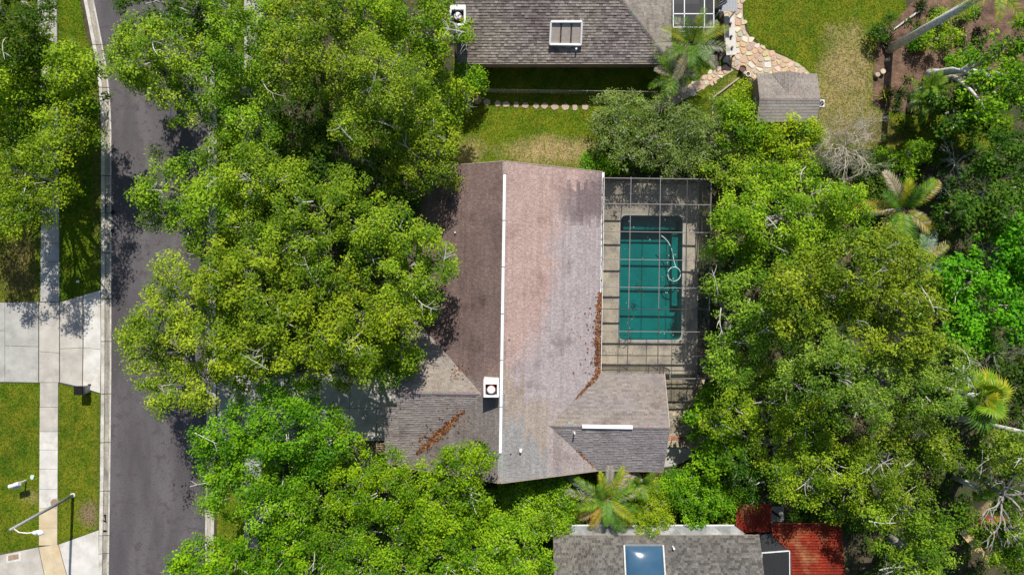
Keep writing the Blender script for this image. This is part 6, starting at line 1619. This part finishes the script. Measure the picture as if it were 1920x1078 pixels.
tag(MB().tube([P(1676, 56, 0.1), P(1700, 38, 0.13), P(1720, 24, 0.12), P(1736, 12, 0.16)], [0.05, 0.07, 0.08, 0.06], 8).build('fallen_log', M['pale_bark'], origin=P(1700, 38)), 'thin pale fallen log lying in the mulch bed', 'log')
# curved trunk of the upper right tree and the bare grey limbs
ct = MB(); ct.tube([P(1740, 141, 0), P(1752, 139, 1.4), P(1785, 133, 3.0), P(1825, 135, 4.2), P(1873, 150, 5.4)], [0.34, 0.28, 0.25, 0.22, 0.16], 10)
tag(ct.build('leaning_trunk', M['palm_bark'], origin=P(1740, 141), smooth=True), 'thick curved grey trunk leaning right below the mulch bed', 'trunk')

def bare_tree(label, start, end, rad, depth, n, spread, seed, mat, name='bare_tree', twig_len=0.75, sag=0.0, mid=None):
    r = random.Random(seed); a, b = start, end
    t = thing(name, label, 'tree', (a.x, a.y, 0)); trunk, tw = MB(), MB()
    pts = bend(a, mid, 0, r, 3)[:-1] + bend(mid, b, 0, r, 4) if mid is not None else bend(a, b, 0.05, r, 5)
    trunk.tube(pts, [rad * (1 - 0.55 * k / (len(pts) - 1)) for k in range(len(pts))], 9)
    def grow_(p, d, L, R, dep):
        e = p + d * L
        if e.z < 0.15: e.z = 0.15 + r.random() * 0.2
        (trunk if dep == depth else tw).tube(bend(p, e, 0.04, r, 3), [R, R * 0.85, R * 0.7, R * 0.55], 6 if dep == depth else 4, cap=dep < depth)
        if dep <= 0: return
        for _ in range(r.choice((2, 3, 3))):
            nd = (d + Vector((r.gauss(0, 1), r.gauss(0, 1), r.gauss(0, 0.6))) * spread).normalized()
            grow_(p.lerp(e, r.uniform(0.55, 1.0)), nd, L * r.uniform(0.6, 0.85), R * 0.6, dep - 1)
    base_d = (pts[-1] - pts[-2]).normalized()
    for k in range(n):
        aa = 2 * math.pi * k / n + r.uniform(-0.4, 0.4)
        d = (Vector((math.cos(aa), math.sin(aa), r.uniform(0.0, 0.8))) + base_d * 0.4).normalized()
        grow_(pts[-1], d, twig_len * r.uniform(0.8, 1.4), rad * 0.38, depth)
    trunk.build('trunk', M[mat], t, smooth=True); tw.build('branches', M[mat], t, kind='stuff')
bare_tree('dead bleached tree with dense bare twigs south east of the shed', P(1575, 285, 0), P(1582, 275, 1.6), 0.10, 5, 17, 0.62, 5, 'dead_wood', 'dead_tree', 1.0)
bare_tree('bare grey branching shrub right of the feather palm', P(1770, 315, 0), P(1790, 308, 2.2), 0.07, 3, 8, 0.5, 6, 'pale_bark', 'bare_shrub', 0.75)
bare_tree('smaller bare grey shrub below the first one', P(1745, 352, 0), P(1765, 352, 1.8), 0.06, 3, 6, 0.5, 8, 'pale_bark', 'bare_shrub', 0.6)
bare_tree('oak with bare grey limbs spreading at lower right', P(1790, 870, 0), P(1880, 926, 6.2), 0.24, 3, 6, 0.45, 9, 'bark', 'bare_oak', 1.3, mid=P(1832, 890, 4.2))
bare_tree('bare twiggy shrub at the right edge below the fan palm', P(1890, 772, 0), P(1895, 765, 2.6), 0.06, 3, 6, 0.5, 10, 'pale_bark', 'bare_shrub', 0.7)
bare_tree('grey dead branches lying right of the vivid green tree', P(1850, 668, 0), P(1862, 662, 1.0), 0.06, 3, 7, 0.4, 11, 'bark', 'bare_shrub', 0.8)
